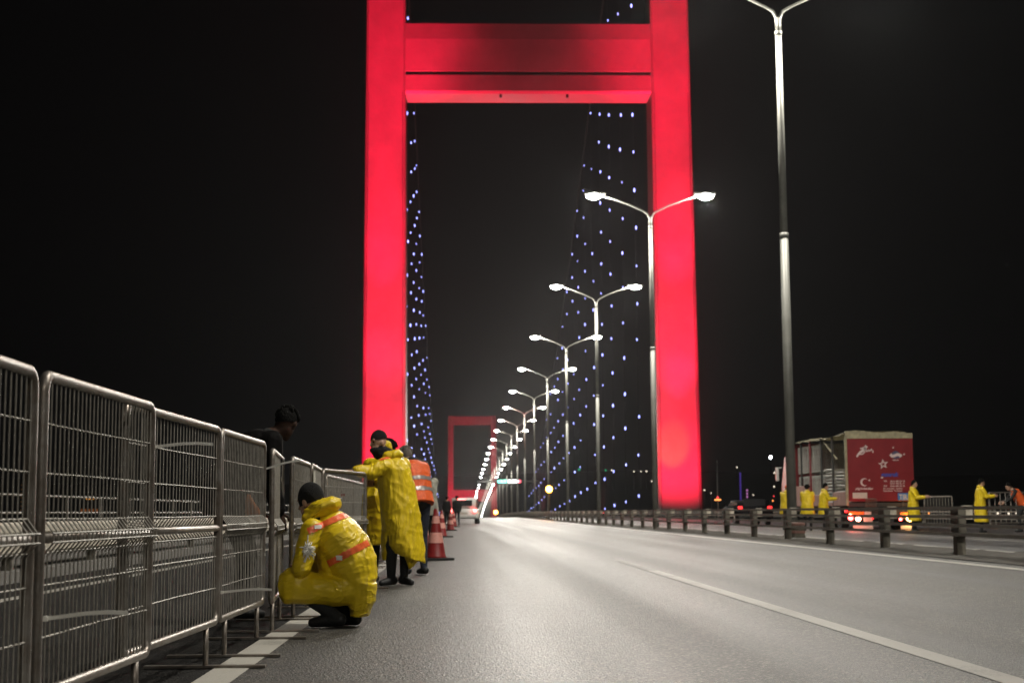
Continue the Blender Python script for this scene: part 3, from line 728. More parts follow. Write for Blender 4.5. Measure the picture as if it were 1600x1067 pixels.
def band(t, src, fn, m, name, off=.005):
    """strip of cloth laid over the garment where fn(point) holds"""
    me = src.data; bm = bmesh.new(); bm.from_mesh(me); bm.normal_update()
    bmesh.ops.delete(bm, geom=[f for f in bm.faces if not fn(f.calc_center_median())], context='FACES')
    for v in bm.verts: v.co = v.co + v.normal*off
    if not bm.faces: bm.free(); return None
    m2 = bpy.data.meshes.new(name); bm.to_mesh(m2); bm.free()
    return mk(name, m2, m, src, True)
def kid(t, nm):
    for c in t.children:
        if c.name.split('.')[0] == nm: return c
def stand(lean=0.0, arms='down', k=1.0, crouch=0.0, head_drop=0.0, spread=.1):
    """standing pose facing local +x"""
    c, s = math.cos(lean), math.sin(lean)
    def T(x, y, z): return V(x*c + z*s, y, -x*s + z*c)
    pel = V(-.25*s, 0, .93); J = {'pelvis': pel, 'chest': pel+T(0, 0, .32), 'neck': pel+T(0, 0, .53)}
    hl = lean*.8 + head_drop
    J['head'] = J['neck'] + V(math.sin(hl)*.16 + .02, 0, math.cos(hl)*.15)
    for q, n in ((1, 'L'), (-1, 'R')):
        J['sh'+n] = pel + T(0, .18*q, .47)
        if arms == 'down': e = J['sh'+n] + V(-.01, .05*q, -.28); h = e + V(.06, .0, -.24)
        elif arms == 'fwd': e = J['sh'+n] + V(.13, .03*q, -.24); h = e + V(.26, -.04*q, .02)
        elif arms == 'low': e = J['sh'+n] + V(.16, .02*q, -.22); h = e + V(.22, -.04*q, -.12)
        J['el'+n], J['ha'+n] = e, h
        J['hip'+n] = V(pel.x*.8, .09*q, .90); J['kn'+n] = V(.03+.02*q, (.09+spread*.2)*q, .48); J['an'+n] = V(-.02+.05*q*spread*4, (.08+spread*.3)*q, .085)
        J['hs'+n] = V(0, 0, 1)
    return J
# --- crouching worker, seen from behind, working on the fence to the left
def cx(px, py, y=0.0): return V((px-530)/221.0, y, (966-py)/221.0)
J = {'head': cx(487, 776, .05), 'neck': cx(503, 800, .03), 'chest': cx(525, 838, .0), 'pelvis': cx(556, 896, .0),
     'shL': cx(492, 818, -.13), 'elL': cx(479, 880, -.17), 'haL': cx(464, 890, .06), 'hdL': V(-.35, 1, .1), 'shR': cx(520, 812, .17), 'elR': cx(488, 872, .24), 'haR': cx(474, 893, .22), 'hdR': V(.1, 1, -.1),
     'hipL': cx(555, 905, -.09), 'knL': cx(465, 900, -.12), 'anL': cx(527, 947, -.10), 'hipR': cx(557, 903, .1), 'knR': cx(480, 895, .22), 'anR': cx(550, 948, .08),
     'toeL': V(-1, .12, 0), 'toeR': V(-.7, .5, 0), 'hat_z': -.02}
ex = [lambda b: b.loft([(cx(569, 925, .0), V(.07, .05, .10), V(.0, .16, 0)), (cx(565, 903, .0), V(.12, 0, .05), V(0, .20, 0)), (cx(556, 880, .0), V(.15, .0, .09), V(0, .22, 0)), (cx(543, 852, .0), V(.15, 0, .10), V(0, .23, 0)), (cx(528, 828, 0), V(.135, 0, .10), V(0, .23, 0)), (cx(512, 806, .02), V(.10, 0, .07), V(0, .17, 0)), (cx(502, 797, .03), V(.07, 0, .04), V(0, .09, 0))], 24),
      lambda b: b.cap(cx(494, 818, -.14), .080, cx(480, 872, -.21), .066, 14), lambda b: b.cap(cx(480, 874, -.21), .066, cx(466, 890, .0), .055, 14),
      lambda b: b.cap(cx(518, 812, .17), .085, cx(490, 870, .24), .072, 14), lambda b: b.cap(cx(490, 870, .24), .072, cx(476, 889, .22), .056, 14),
      lambda b: b.loft([(cx(525, 905, .02), V(.10, 0, .0), V(0, .16, 0)), (cx(518, 870, .02), V(.09, 0, 0), V(0, .17, 0)), (cx(508, 830, .02), V(.09, 0, .0), V(0, .17, 0))], 18),
      lambda b: b.loft([(cx(444, 902, -.12), V(0, .05, 0), V(.0, 0, .07)), (cx(455, 902, -.12), V(0, .09, 0), V(.01, 0, .125)), (cx(490, 906, -.12), V(0, .11, 0), V(.02, 0, .108)), (cx(530, 911, -.10), V(0, .14, 0), V(.02, 0, .105)), (cx(560, 906, -.04), V(0, .15, 0), V(.02, 0, .12))], 18),
      lambda b: b.cap(cx(480, 894, .2), .10, cx(556, 902, .1), .13, 16),
      lambda b: b.loft([(cx(571, 900, -.02), V(.09, .02, 0), V(-.02, .17, 0)), (cx(570, 925, -.02), V(.085, .03, 0), V(-.02, .16, 0)), (cx(564, 950, -.02), V(.060, .04, 0), V(-.02, .13, 0))], 18)]
CR = person('person in yellow raincoat and black beanie crouching at the barriers', (-.866, 10.4, 0), 0, J, coat=None, extra_coat=ex, coatm='yellow_crouch', voxel=.0085, hat='wool', hood='none', trouser='dark_cloth', wr=.008, wf=(4, 9, 13), head_f=(-.8, .55, -.2))
co = kid(CR, 'raincoat')
hb = MB(); hb.loop_tube([cx(502, 793, .03) + V(.105*math.cos(R(a*22.5)), .12*math.sin(R(a*22.5)), .03*math.cos(R(a*22.5)) + .01) for a in range(16)], .042, 10)
hb.ell(cx(509, 784, -.01), (.125, .13, .06), Matrix.Rotation(R(-16), 4, 'Y')); hb.ell(cx(520, 779, -.02), (.05, .10, .05)); hb.ell(cx(495, 795, -.06), (.10, .07, .05), Matrix.Rotation(R(-30), 4, 'Y'))
mk('hood', fuse(hb, .0085, 3, .012, (9, 9, 16), 7), 'yellow_crouch', co)
ax = (cx(503, 797) - cx(565, 900)).normalized()
def stripe(a, b, w):
    """band across the back between photo points a and b"""
    A, B = cx(*a), cx(*b); d = (B-A).normalized(); n = V(-d.z, 0, d.x)
    return lambda p: abs((p-A).dot(n)) < w and -.005 < (p-A).dot(d) < (B-A).length+.06 and p.y < -.02
band(CR, co, stripe((490, 820), (533, 801), .021), 'orange_tape', 'reflective_stripe')
band(CR, co, stripe((520, 869), (566, 845), .022), 'orange_tape', 'reflective_stripe')
for a_, b_ in (((503, 814.5), (508, 812.5)), ((537, 860), (543, 857))): band(CR, co, stripe(a_, b_, .014) if False else (lambda A, B: (lambda p: (p-A).length < .02 or (p-B).length < .02 if p.y > 9 else (abs(p.x-A.x) < .022 and abs(p.z-A.z) < .014 and p.y < -.02)))(cx(*a_), cx(*b_)), 'tie', 'reflector_glint', .008)  # white patches put the glint of the reflective tape into the colour
def glint(px, py, nm):
    p = cx(px, py); best = min((v for v in co.data.vertices if (v.co.x-p.x)**2 + (v.co.z-p.z)**2 < .0016), key=lambda v: v.co.y)
    return best.co.copy()
tf = tag(empty('tie_bundle', V(-.866, 10.4, 0) + glint(493, 838, 0) + V(0, -.02, 0)), 'ragged white bundle of plastic ties hanging at the crouching worker\'s side', 'cable ties')
mb = MB(); random.seed(3)
for i in range(46):
    a = random.uniform(0, 6.28); r_ = random.uniform(.02, .075); e = Vector((math.cos(a)*r_*.85, random.uniform(-.035, .0), math.sin(a)*r_*1.1 - .02))
    mb.tube([e*.15, e*.6 + V(random.uniform(-.01, .01), -.01, random.uniform(-.01, .01)), e], [.006, .0055, .002], 5)
mb.ell((0, 0, -.01), (.032, .02, .042), seg=10); mb.build('strands', 'tie', tf)
MB().tube([(0, .01, .0), (0, .01, .09)], .004, 5).build('cord', 'tie', tf)
# --- standing worker leaning on the fence
def sx_(px, py, y=0.0): return V((px-617)/142.0, y, (908-py)/142.0)
J = {'head': sx_(593, 689, -.06), 'neck': sx_(608, 711, -.02), 'chest': sx_(620, 735, .0), 'pelvis': sx_(629, 785, .02),
     'shL': sx_(604, 724, -.14), 'elL': sx_(580, 738, -.22), 'haL': sx_(556, 733, -.30), 'hdL': V(-1, .0, -.25), 'hsL': V(0, 1, 0), 'shR': sx_(630, 722, .14), 'elR': sx_(612, 755, .30), 'haR': sx_(585, 752, .25),
     'hipL': sx_(622, 790, -.08), 'knL': sx_(612, 845, -.08), 'anL': sx_(613, 896, -.06), 'hipR': sx_(634, 790, .08), 'knR': sx_(634, 845, .08), 'anR': sx_(632, 896, .02),
     'toeL': V(-.35, -.4, 0), 'toeR': V(.35, -.5, 0), 'hat_z': .034}
ex = [lambda b: b.loft([(sx_(640, 866, 0), V(.175, 0, -.06), V(0, .21, 0)), (sx_(634, 850, 0), V(.215, 0, -.03), V(0, .22, 0)), (sx_(629, 820, 0), V(.22, 0, 0), V(0, .21, 0)), (sx_(625, 790, 0), V(.21, 0, .02), V(0, .20, 0)), (sx_(621, 760, 0), V(.20, 0, .03), V(0, .19, 0)), (sx_(616, 733, 0), V(.18, 0, .03), V(0, .19, 0)), (sx_(613, 718, 0), V(.13, 0, .02), V(0, .16, 0)), (sx_(610, 709, 0), V(.08, 0, 0), V(0, .08, 0))], 26),
      lambda b: b.loft([(sx_(645, 881, -.10), V(.03, 0, .02), V(0, .03, 0)), (sx_(650, 868, -.08), V(.10, 0, .04), V(0, .05, 0)), (sx_(645, 845, -.06), V(.12, 0, .03), V(0, .10, 0)), (sx_(636, 810, -.02), V(.12, 0, .02), V(0, .15, 0))], 18),
      lambda b: b.loft([(sx_(606, 868, .02), V(.05, 0, .01), V(0, .12, 0)), (sx_(612, 845, .02), V(.11, 0, 0), V(0, .16, 0)), (sx_(616, 815, .0), V(.13, 0, 0), V(0, .17, 0))], 18),
      lambda b: b.cap(sx_(604, 725, -.13), .092, sx_(582, 736, -.20), .080, 14), lambda b: b.cap(sx_(582, 736, -.20), .080, sx_(563, 733, -.28), .062, 14),
      lambda b: b.cap(sx_(630, 724, .13), .09, sx_(612, 755, .30), .075, 14), lambda b: b.cap(sx_(612, 755, .30), .075, sx_(590, 752, .26), .06, 14)]
ST = person('person in long yellow raincoat and black beanie leaning on the barrier, looking back', (-.738, 16.2, 0), 0, J, coat=None, extra_coat=ex, voxel=.009, hat='wool', hood='none', scarf=True, wr=.013, wf=(9, 7, 2.5), head_f=(-.82, -.55, -.05))
co = kid(ST, 'raincoat')
hb = MB(); hb.loop_tube([sx_(611, 709, 0) + V(.115*math.cos(R(a*22.5)), .11*math.sin(R(a*22.5)), .025*math.cos(R(a*22.5))) for a in range(16)], .045, 10)
hb.ell(sx_(617, 708, -.04), (.10, .09, .05)); hb.ell(sx_(606, 694, .06), (.05, .03, .07), Matrix.Rotation(R(-25), 4, 'Y'))
mk('hood', fuse(hb, .009, 2, .012, (12, 12, 12), 3), 'yellow', co)
band(ST, co, lambda p: abs(p.z - 1.383 - .25*(p.x)) < .010 and -.15 < p.x < .02 and p.y < 0, 'orange_tape', 'reflective_stripe')
# --- third worker half hidden behind
J = stand(.55, 'low', head_drop=.3)
person('person in yellow raincoat half hidden behind the standing worker at the fence', (-.90, 17.05, 0), R(80), J, coat={'hem': .42}, hat='hair', hood='down', top='brown_cloth', head_f=(1, 0, -.1))
# --- orange vest
J = stand(.36, 'low', head_drop=.8)
OV = person('person in orange reflective vest and jeans bending over the barrier line', (-.60, 18.9, 0), R(118), J, coat={'sleeves': False, 'name': 'vest'}, coatm='orange', hat='grey_hair', trouser='jeans', top='dark_cloth', wr=.008, head_f=(.9, 0, -.5))
ve = kid(OV, 'vest')
for z in (1.17, 1.02): band(OV, ve, (lambda z: lambda p: abs(p.z - z + .33*p.x) < .027)(z), 'grey_tape', 'reflective_stripe')
# --- pale coat person, dark people by the car, dark man behind the fence
J = stand(.18, 'low')
person('person in off-white jacket and dark trousers beyond the orange vest', (-.72, 30.0, 0), R(110), J, coat={'hem': .72, 'name': 'jacket'}, coatm='white_cloth', hat='hair', voxel=.013, head_f=(1, 0, 0))
for i, (x, y_, lab, a) in enumerate(((-.95, 92, 'person in dark clothes standing left of the white car, nearer the barriers', 60), (-.30, 88, 'person in dark jacket and jeans standing close behind the white car', 110))):
    J = stand(.05, 'down'); person(lab, (x, y_, 0), R(a), J, coat={'name': 'jacket', 'hem': .8}, coatm='dark_cloth', hat='hair', trouser='jeans' if i else 'dark_cloth', voxel=.016)
J = stand(.72, 'down', head_drop=.25)
dm = person('dark-haired person in a black leather jacket leaning over behind the barriers', (-1.61, 11.0, .02), R(25), J, coat={'name': 'jacket', 'hem': .75}, coatm='leather', hat='hair', voxel=.011, skin='skin_shaded', head_f=(.45, .65, -.7))
dm.scale = (1.0, 1.0, 1.0)
bx_ = tag(empty('crate', (8.52, 37.6, .06), R(12)), 'small broken brown crate lying at the foot of the lamp pole by the truck', 'crate')
for k_ in range(4): MB().box((0, 0, .06+.1*k_), (.30, .36, .07)).bevel(.008, 1).build('slat', 'truck_side' if k_ % 2 else 'post', bx_)
MB().bx(-.13, .13, -.16, .16, .02, .36).build('lining', 'post', bx_)
# scrap of yellow cloth; red box painted for a small light on the fence
yc = MB(); A_ = at(388, 772, 10.0)
yc.loft([(V(0, 0, 0), V(.012, 0, 0), V(0, .01, 0)), (V(.01, 0, -.05), V(.03, 0, 0), V(0, .014, 0)), (V(.025, .01, -.11), V(.05, 0, .01), V(0, .018, 0)), (V(.035, .01, -.16), V(.055, 0, -.02), V(0, .014, 0)), (V(.06, .01, -.185), V(.015, 0, -.01), V(0, .006, 0))], 14)
tag(yc.build('cloth_scrap', 'amber_board', smooth=True, loc=A_), 'small scrap of yellow cloth hanging behind the fourth barrier', 'cloth')
tag(MB().box((0, 0, 0), (.05, .006, .022)).build('red_light_box', 'cone_red', loc=at(536, 773, 15.0)), 'small red box painted in place of a red light at the turned barrier between the two yellow workers', 'tag')
# --- the far carriageway crew
def crew(label, px, y_, rz, J, **kw):
    p = at(px, 800, y_); return person(label, (p.x, y_, 0), R(rz), J, coatm=kw.pop('coatm', 'yellow_far'), voxel=.014, **kw)
J = stand(.08, 'fwd'); crew('person in long yellow raincoat with hood, holding one end of a carried barrier', 1533, 48, -8, J, coat={'hem': .34}, hat='hair', hood='down', head_f=(1, 0, -.1))
J = stand(.6, 'low', head_drop=.3); cv = crew('person in orange vest bending at the right edge of the photo', 1592, 48, 178, J, coat={'sleeves': False, 'name': 'vest'}, coatm='orange', hat='hair', top='dark_cloth', head_f=(1, 0, -.4))
J = stand(.05, 'fwd'); crew('person in long yellow raincoat standing right of the truck tailgate', 1428, 50, -25, J, coat={'hem': .38}, hat='hair', hood='down', head_f=(1, 0, 0))
J = stand(.12, 'fwd'); crew('person in yellow raincoat reaching to the right beside the truck side', 1288, 54, -5, J, coat={'hem': .55}, hat='hair', hood='down', head_f=(1, .1, -.1))
J = stand(.35, 'low'); crew('person in yellow raincoat with dark hair bending at the truck side', 1262, 54.5, 75, J, coat={'hem': .62}, hat='hair', hood='down', head_f=(1, 0, -.2))
J = stand(.15, 'low'); crew('person in yellow raincoat and orange cap half behind the lamp pole', 1229, 57, 50, J, coat={'hem': .62}, hat='cap', hood='down', head_f=(1, 0, -.1))
J = stand(.3, 'low'); p_ = person('person in yellow hood standing on the bed inside the truck', (15.02, 56.5, 1.06), R(80), J, coat={'hem': .5}, coatm='yellow_far', hood='up', voxel=.016)
place_barrier((at(1444, 800, 51).x, 51.0), (at(1471, 800, 50.2).x+.2, 49.6), 'crowd barrier standing upright beside the worker right of the truck', group=None, wide=True)
place_barrier((at(1543, 800, 47.9).x, 47.8), (at(1600, 800, 47.9).x+.5, 47.9), 'crowd barrier being carried between two workers at the right edge', z=.10, group=None, wide=True)
# ------------------------------------------------------------------ traffic cones
def cone():
    t = empty('traffic_cone')
    MB().box((0, 0, .02), (.52, .52, .04)).bevel(.012, 2).build('base', 'rubber', t)
    def rad(z): return .165 - .135*(z-.04)/.80
    b = MB().tube([(0, 0, z) for z in (.04, .07, .3, .6, .84)], [rad(.04)+.02, rad(.07), rad(.3), rad(.6), rad(.84)], 24).build('body', 'cone_red', t, True)
    for z0, z1 in ((.28, .45), (.60, .72)):
        MB().tube([(0, 0, z0), (0, 0, z1)], [rad(z0)+.004, rad(z1)+.004], 24, cap=False).build('reflective_band', 'cone_band', b, True)
    return t
c0 = None
for px, y_, lab, rz in ((681, 24.6, 'nearest red and white traffic cone on the asphalt beside the vest wearer', 12), (690, 47, 'traffic cone just behind the nearest one', 40), (704, 64, 'traffic cone farther back, left of the white car', 5), (668, 33, 'traffic cone half hidden behind the person in the orange vest', 25), (709, 80, 'farthest traffic cone, at the feet of the people near the white car', 30)):
    if c0 is None: c0 = o = cone()
    else: o = copy_tree(c0)
    o.location = (at(px, 810, y_).x, y_, .002); o.rotation_euler = (0, 0, R(rz)); tag(o, lab, 'traffic cone', 'traffic cones along the barriers')
# ------------------------------------------------------------------ vehicles
def wheel(parent, x, y, r, wd):
    w_ = MB().tube([(x-wd/2, y, r), (x-wd/2+.03, y, r), (x+wd/2-.03, y, r), (x+wd/2, y, r)], [r*.9, r, r, r*.9], 24).build('wheel', 'rubber', parent, False)
    MB().tube([(x-wd/2-.01, y, r), (x+wd/2+.01, y, r)], r*.58, 16).build('rim', 'rim', w_)
def car(loc, rz, paint, label, H=1.75, Ln=4.6, Wd=1.85, lit='tail', brake=True, lights=True):
    t = tag(empty('parked_car', loc, rz), label, 'car')
    low = [(0, .45), (.02, .9), (.10, 1.0), (Ln-1.35, 1.0), (Ln-.1, .85), (Ln, .6), (Ln-.05, .35), (.05, .35)]
    b = MB().prism(low, -Wd/2, Wd/2, 'X'); b.bevel(.07, 3); b.build('body', paint, t, True)
    top = [(.10, .98), (.30, H-.12), (.50, H), (2.4, H-.02), (3.3, .98)]
    b = MB().prism(top, -Wd/2+.12, Wd/2-.12, 'X'); b.bevel(.08, 3); b.build('cabin', paint, t, True)
    ang = math.atan2(.20, H-.22)
    MB().box((0, 0, 0), (Wd-.72, .03, .40), mtx=Matrix.Translation((0, .20-.035, 1.0+(H-1.0)*.52)) @ Matrix.Rotation(-ang*.9, 4, 'X')).build('rear_window', 'glass', t)
    for s in (-1, 1):
        MB().prism([(.55, 1.05), (.65, H-.15), (2.3, H-.16), (2.95, 1.05)], s*(Wd/2-.125), s*(Wd/2-.105), 'X').build('side_window', 'glass', t)
        MB().box((s*(Wd/2-.16), .0, .88), (.22, .09, .20)).bevel(.03, 2).build('tail_light', lit if lights else 'truck_red', t)
        MB().box((s*(Wd/2+.06), 2.75, 1.05), (.16, .1, .13)).bevel(.03, 2).build('mirror', paint, t)
        for y in (.85, Ln-.95): wheel(t, s*(Wd/2-.11), y, .34, .22)
    if brake: MB().box((-.15, .28, H-.10), (.5, .05, .06)).build('brake_light', 'tail', t)
    MB().box((0, -.03, .50), (Wd-.1, .12, .20)).bevel(.04, 2).build('bumper', 'chassis' if paint == 'dark_paint' else paint, t)
    MB().box((0, -.012, .72), (.52, .02, .12)).build('number_plate', 'plate_white', t)
    return t
car((-.02+.12, 99, 0), R(-3), 'white_paint', 'white car with red tail lights driving away beside the cones')
car((at(1180, 800, 76).x, 76, 0), 0, 'dark_paint', 'dark car with red tail lights ahead of the truck', H=1.3, brake=False, lit='tail_dim')
# truck
X0, X1, Y0, Y1, Z0, Z1 = at(1323, 740, 55).x, at(1426, 740, 55).x, 55.0, 63.6, 1.02, 3.70
T = tag(empty('cargo_truck', ((X0+X1)/2, Y0, 0)), 'red cargo truck with open side, loaded with barriers, seen from behind', 'truck')
def tl(mb, name, m, parent=T, smooth=False):
    bmesh.ops.transform(mb.bm, matrix=Matrix.Translation((-(X0+X1)/2, -Y0, 0)), verts=mb.bm.verts) if parent is T else None
    return mb.build(name, m, parent, smooth)
tl(MB().bx(X0+.02, X1-.02, Y0+.07, Y1, Z0-.14, Z0), 'cargo_bed', 'chassis')
rear = tl(MB().bx(X0+.05, X1-.03, Y0, Y0+.06, Z0+.06, Z1-.28).bevel(.012, 1), 'rear_door', 'truck_red')
hb = MB(); n = 10
for i in range(n):
    xa, xb = X0-.02+(X1-X0+.06)*i/n, X0-.02+(X1-X0+.06)*(i+1)/n
    za = Z1 + .03*math.sin(i*1.1) - .008*i
    hb.bx(xa, xb+.001*0, Y0-.02, Y0+.08, Z1-.28, za)
tl(hb, 'header_board', 'tarp')
for x in (X0, X1-.0): tl(MB().bx(x-.045, x+.045, Y0-.01, Y0+.09, Z0-.1, Z1-.285).bevel(.01, 1), 'corner_post', 'tarp' if x == X0 else 'truck_red')
for i, y in enumerate((57.1, 58.9, 60.8, 62.4)): tl(MB().bx(X0-.02, X0+.05, y-.035, y+.035, Z0, Z1-.1), 'side_post', 'chassis' if i != 2 else 'truck_red')
rf = MB(); nx, ny = 6, 24; rows = []
for j in range(ny+1):
    y = Y0+.09 + (Y1-Y0-.09)*j/ny; row = []
    for i in range(nx+1):
        x = X0-.05 + (X1-X0+.1)*i/nx
        sag = -.10*math.exp(-((y-59)/1.9)**2) + .06*noise.noise((x*1.5, y*1.3, 0)) + (.14 if j > 14 else .14*j/14.)*.35
        row.append(rf.bm.verts.new((x, y, Z1 + sag - (.12 if i in (0, nx) else 0))))
    rows.append(row)
for a, b in zip(rows, rows[1:]):
    for i in range(nx): rf.bm.faces.new((a[i], a[i+1], b[i+1], b[i]))
bmesh.ops.solidify(rf.bm, geom=list(rf.bm.faces), thickness=.05); tl(rf, 'roof_tarp', 'tarp', smooth=True)
tl(MB().bx(X1-.05, X1, Y0+.1, Y1, Z0, Z1-.15), 'side_wall', 'truck_red'); tl(MB().bx(X0, X1, Y1, Y1+.05, Z0, Z1-.1), 'front_wall', 'truck_red')
tl(MB().tube([(X0+.06, 56.6, 2.7), (X0+.06, 58.7, Z1-.2)], .035, 6), 'diagonal_strut', 'tarp')
for i, (ya, yb) in enumerate(((55.15, 57.0), (57.2, 58.8), (59.0, 60.7), (60.9, 63.5))):
    tl(MB().bx(X0-.035, X0-.005, ya, yb, Z0-.1, Z0+(.42, .04, .35, .75)[i]).bevel(.01, 1), 'side_board', 'truck_side')
cabm = MB().prism([(Y1+.25, .7), (Y1+.25, 3.05), (Y1+.6, 3.3), (Y1+2.3, 3.1), (Y1+3.0, 1.9), (Y1+3.1, .6)], X0+.06, X1-.06, 'X'); cabm.bevel(.08, 3)
cb = tl(cabm, 'cab', 'white_paint')
b = MB().prism([(Y1+.85, 1.9), (Y1+.95, 2.85), (Y1+1.7, 2.75), (Y1+1.85, 1.9)], X0+.045, X0+.058, 'X'); tl(b, 'cab_window', 'glass')
tl(MB().box((X0-.22, Y1+2.6, 2.35), (.12, .22, .55)).bevel(.03, 2), 'mirror', 'white_paint')
tl(MB().box((X0-.16, Y1+2.6, 2.66), (.3, .05, .05)), 'mirror_arm', 'white_paint')
tl(MB().bx(X0+.4, X1-.4, Y0+.3, Y1+2, .62, .86), 'chassis', 'chassis')
for y in (56.6, 57.9, 65.0):
    for x in (X0+.22, X1-.22):
        o_ = bpy.data.objects
        w_ = MB().tube([(x-.15, y, .5), (x-.11, y, .5), (x+.11, y, .5), (x+.15, y, .5)], [.45, .5, .5, .45], 24); wo = tl(w_, 'wheel', 'rubber')
        r2 = MB().tube([(x-.16-(X0+X1)/2, y-Y0, .5), (x+.16-(X0+X1)/2, y-Y0, .5)], .28, 16); r2.build('rim', 'rim', wo)
tl(MB().bx(X0+.05, X1-.05, Y0+.02, Y0+.14, .42, .80).bevel(.02, 1), 'bumper', 'chassis')
P_ = lambda px, py: at(px, py, Y0)
def rearbox(px0, py0, px1, py1, m, name, d=.03, parent=T, off=0):
    a, b = P_(px0, py0), P_(px1, py1); mb = MB().bx(min(a.x, b.x), max(a.x, b.x), Y0-d-off, Y0-off-.002, min(a.z, b.z), max(a.z, b.z))
    return tl(mb.bevel(.008, 1), name, m)
rearbox(1332, 769.5, 1355, 778.5, 'plate_white', 'pale_board')
rearbox(1326, 799, 1350, 805.5, 'amber_board', 'warning_board'); rearbox(1350.5, 799, 1361, 805.5, 'plate_white', 'warning_board')
rearbox(1406, 800, 1430, 805.5, 'amber_board', 'warning_board')
rearbox(1349, 808, 1363, 817, 'plate_white', 'number_plate')
rearbox(1333, 821, 1364, 826.5, 'plate_white', 'mud_flap'); rearbox(1407, 821, 1428, 826.5, 'plate_white', 'mud_flap')
fr = MB(); a, b = P_(1352, 779), P_(1368.5, 796)
fr.loop_tube([(a.x, Y0-.08, a.z), (b.x, Y0-.08, a.z), (b.x, Y0-.08, b.z), (a.x, Y0-.08, b.z)], .018, 6)
for i in range(1, 8): x = a.x+(b.x-a.x)*i/8; fr.tube([(x, Y0-.08, a.z), (x, Y0-.08, b.z)], .008, 4)
tl(fr, 'rear_ladder', 'steel')
def lamp(px, py, r, m, name):
    p = P_(px, py); tl(MB().tube([(p.x, Y0-.02, p.z), (p.x, Y0-.10, p.z)], r, 14), name, m)
lamp(1328.5, 809, .085, 'tail', 'tail_light'); lamp(1328, 805, .055, 'tail_core', 'tail_light'); lamp(1340.5, 810.5, .085, 'tail_core', 'tail_light'); lamp(1321.5, 798.5, .055, 'tail_dim', 'side_marker')
lamp(1362.5, 810, .03, 'tail_dim', 'tail_light'); lamp(1406.5, 811, .05, 'tail', 'tail_light'); lamp(1420.5, 810, .10, 'indicator', 'indicator')
for px, py, pw, col in ((1329, 809, 10, (1, .12, .08)), (1341, 810, 10, (1, .14, .10)), (1420, 810, 30, (1, .48, .15))):
    l = bpy.data.lights.new('bulb', 'POINT'); l.energy = pw; l.color = col; l.shadow_soft_size = .08
    o = bpy.data.objects.new('bulb', l); C.objects.link(o); o.parent = T; p = P_(px, py); o.location = p - V((X0+X1)/2, Y0+.30, 0)
# marks on the rear door
def mark(fn, m, name):
    mb = MB(); fn(mb); bmesh.ops.transform(mb.bm, matrix=Matrix.Translation((-(X0+X1)/2, -Y0, 0)), verts=mb.bm.verts)
    mb.build(name, m, rear)
def flat(mb, poly):
    a = [P_(*p) for p in poly]; mb.prism([(p.x, p.z) for p in a], Y0-.008, Y0-.003, 'Y')
def ribbon(mb, pts, w0, w1=None):
    q = [P_(*p) for p in pts]; k = len(q); L, Rr = [], []
    for i in range(k):
        d = (q[min(i+1, k-1)]-q[max(i-1, 0)]).normalized(); n = V(-d.z, 0, d.x); w = (w0 + ((w1 if w1 is not None else w0)-w0)*i/(k-1))
        L.append(q[i]+n*w); Rr.append(q[i]-n*w)
    for i in range(k-1):
        poly = [L[i], L[i+1], Rr[i+1], Rr[i]]; mb.prism([(p.x, p.z) for p in poly], Y0-.008, Y0-.003, 'Y')
def logo1(mb):
    ribbon(mb, [(1338.6, 713.5), (1341.5, 709), (1345, 705.5), (1349, 703.5), (1353, 700)], .03, .055)
    ribbon(mb, [(1344, 700.5), (1348, 700.3), (1352, 699)], .02, .05); ribbon(mb, [(1351, 702), (1352.5, 698.5), (1354, 696.5)], .04, .06)
    ribbon(mb, [(1343, 709.5), (1348, 709), (1351, 706), (1350, 704.2)], .022); ribbon(mb, [(1352.5, 702), (1353.5, 705), (1356, 704.5), (1357, 702.5), (1358.5, 704.5), (1361, 703), (1362, 701)], .02)
    ribbon(mb, [(1363, 703.5), (1364.2, 705.5), (1363.3, 707)], .022)
mark(logo1, 'mark_white', 'logo')
def star(mb, px, py, r, rin, hole=0):
    pts = [(px + (r if i % 2 == 0 else rin)*math.sin(math.pi*i/5 - .15), py - (r if i % 2 == 0 else rin)*math.cos(math.pi*i/5 - .15)) for i in range(10)]
    if hole:
        for i in range(10):
            a, b = pts[i], pts[(i+1) % 10]; c = (px, py); h = hole
            flat(mb, [a, b, (b[0]*(1-h)+c[0]*h, b[1]*(1-h)+c[1]*h), (a[0]*(1-h)+c[0]*h, a[1]*(1-h)+c[1]*h)])
    else: flat(mb, pts)
mark(lambda mb: star(mb, 1380, 725, 8.2, 3.4, .48), 'mark_white', 'star_emblem')
def flag(mb): ribbon(mb, [(1391, 709.5), (1394, 712.5), (1398, 711.5), (1402, 709.5), (1405.5, 710.5), (1408, 713)], .055, .06); star(mb, 1412.5, 709.5, 2.0, .9); star(mb, 1395.5, 699, 1.7, .8); ribbon(mb, [(1394.5, 718.5), (1404, 718.5)], .012)
mark(flag, 'mark_white', 'flag_emblem')
mark(lambda mb: (flat(mb, [(1393, 708), (1396, 705), (1400, 704), (1404, 706), (1406, 708.5), (1402, 707.6), (1398, 709.4), (1394, 710.3)]), flat(mb, [(1395, 715), (1399, 713.6), (1404, 712.4), (1407, 715), (1403, 715.6), (1398, 716.6)])), 'mark_navy', 'flag_emblem')
def crescent(mb):
    c = (1350.5, 753); out_, inn = [], []
    for i in range(25):
        a = R(48 + 264*i/24); out_.append((c[0]+6.2*math.cos(a), c[1]-6.2*math.sin(a)*1.0))
    for i in range(25):
        a = R(62 + 236*i/24); inn.append((c[0]+1.5+4.9*math.cos(a), c[1]-4.9*math.sin(a)))
    for i in range(24): flat(mb, [out_[i], out_[i+1], inn[i+1], inn[i]])
    star(mb, 1358.3, 750, 2.1, .9)
mark(crescent, 'mark_white', 'crescent_emblem')
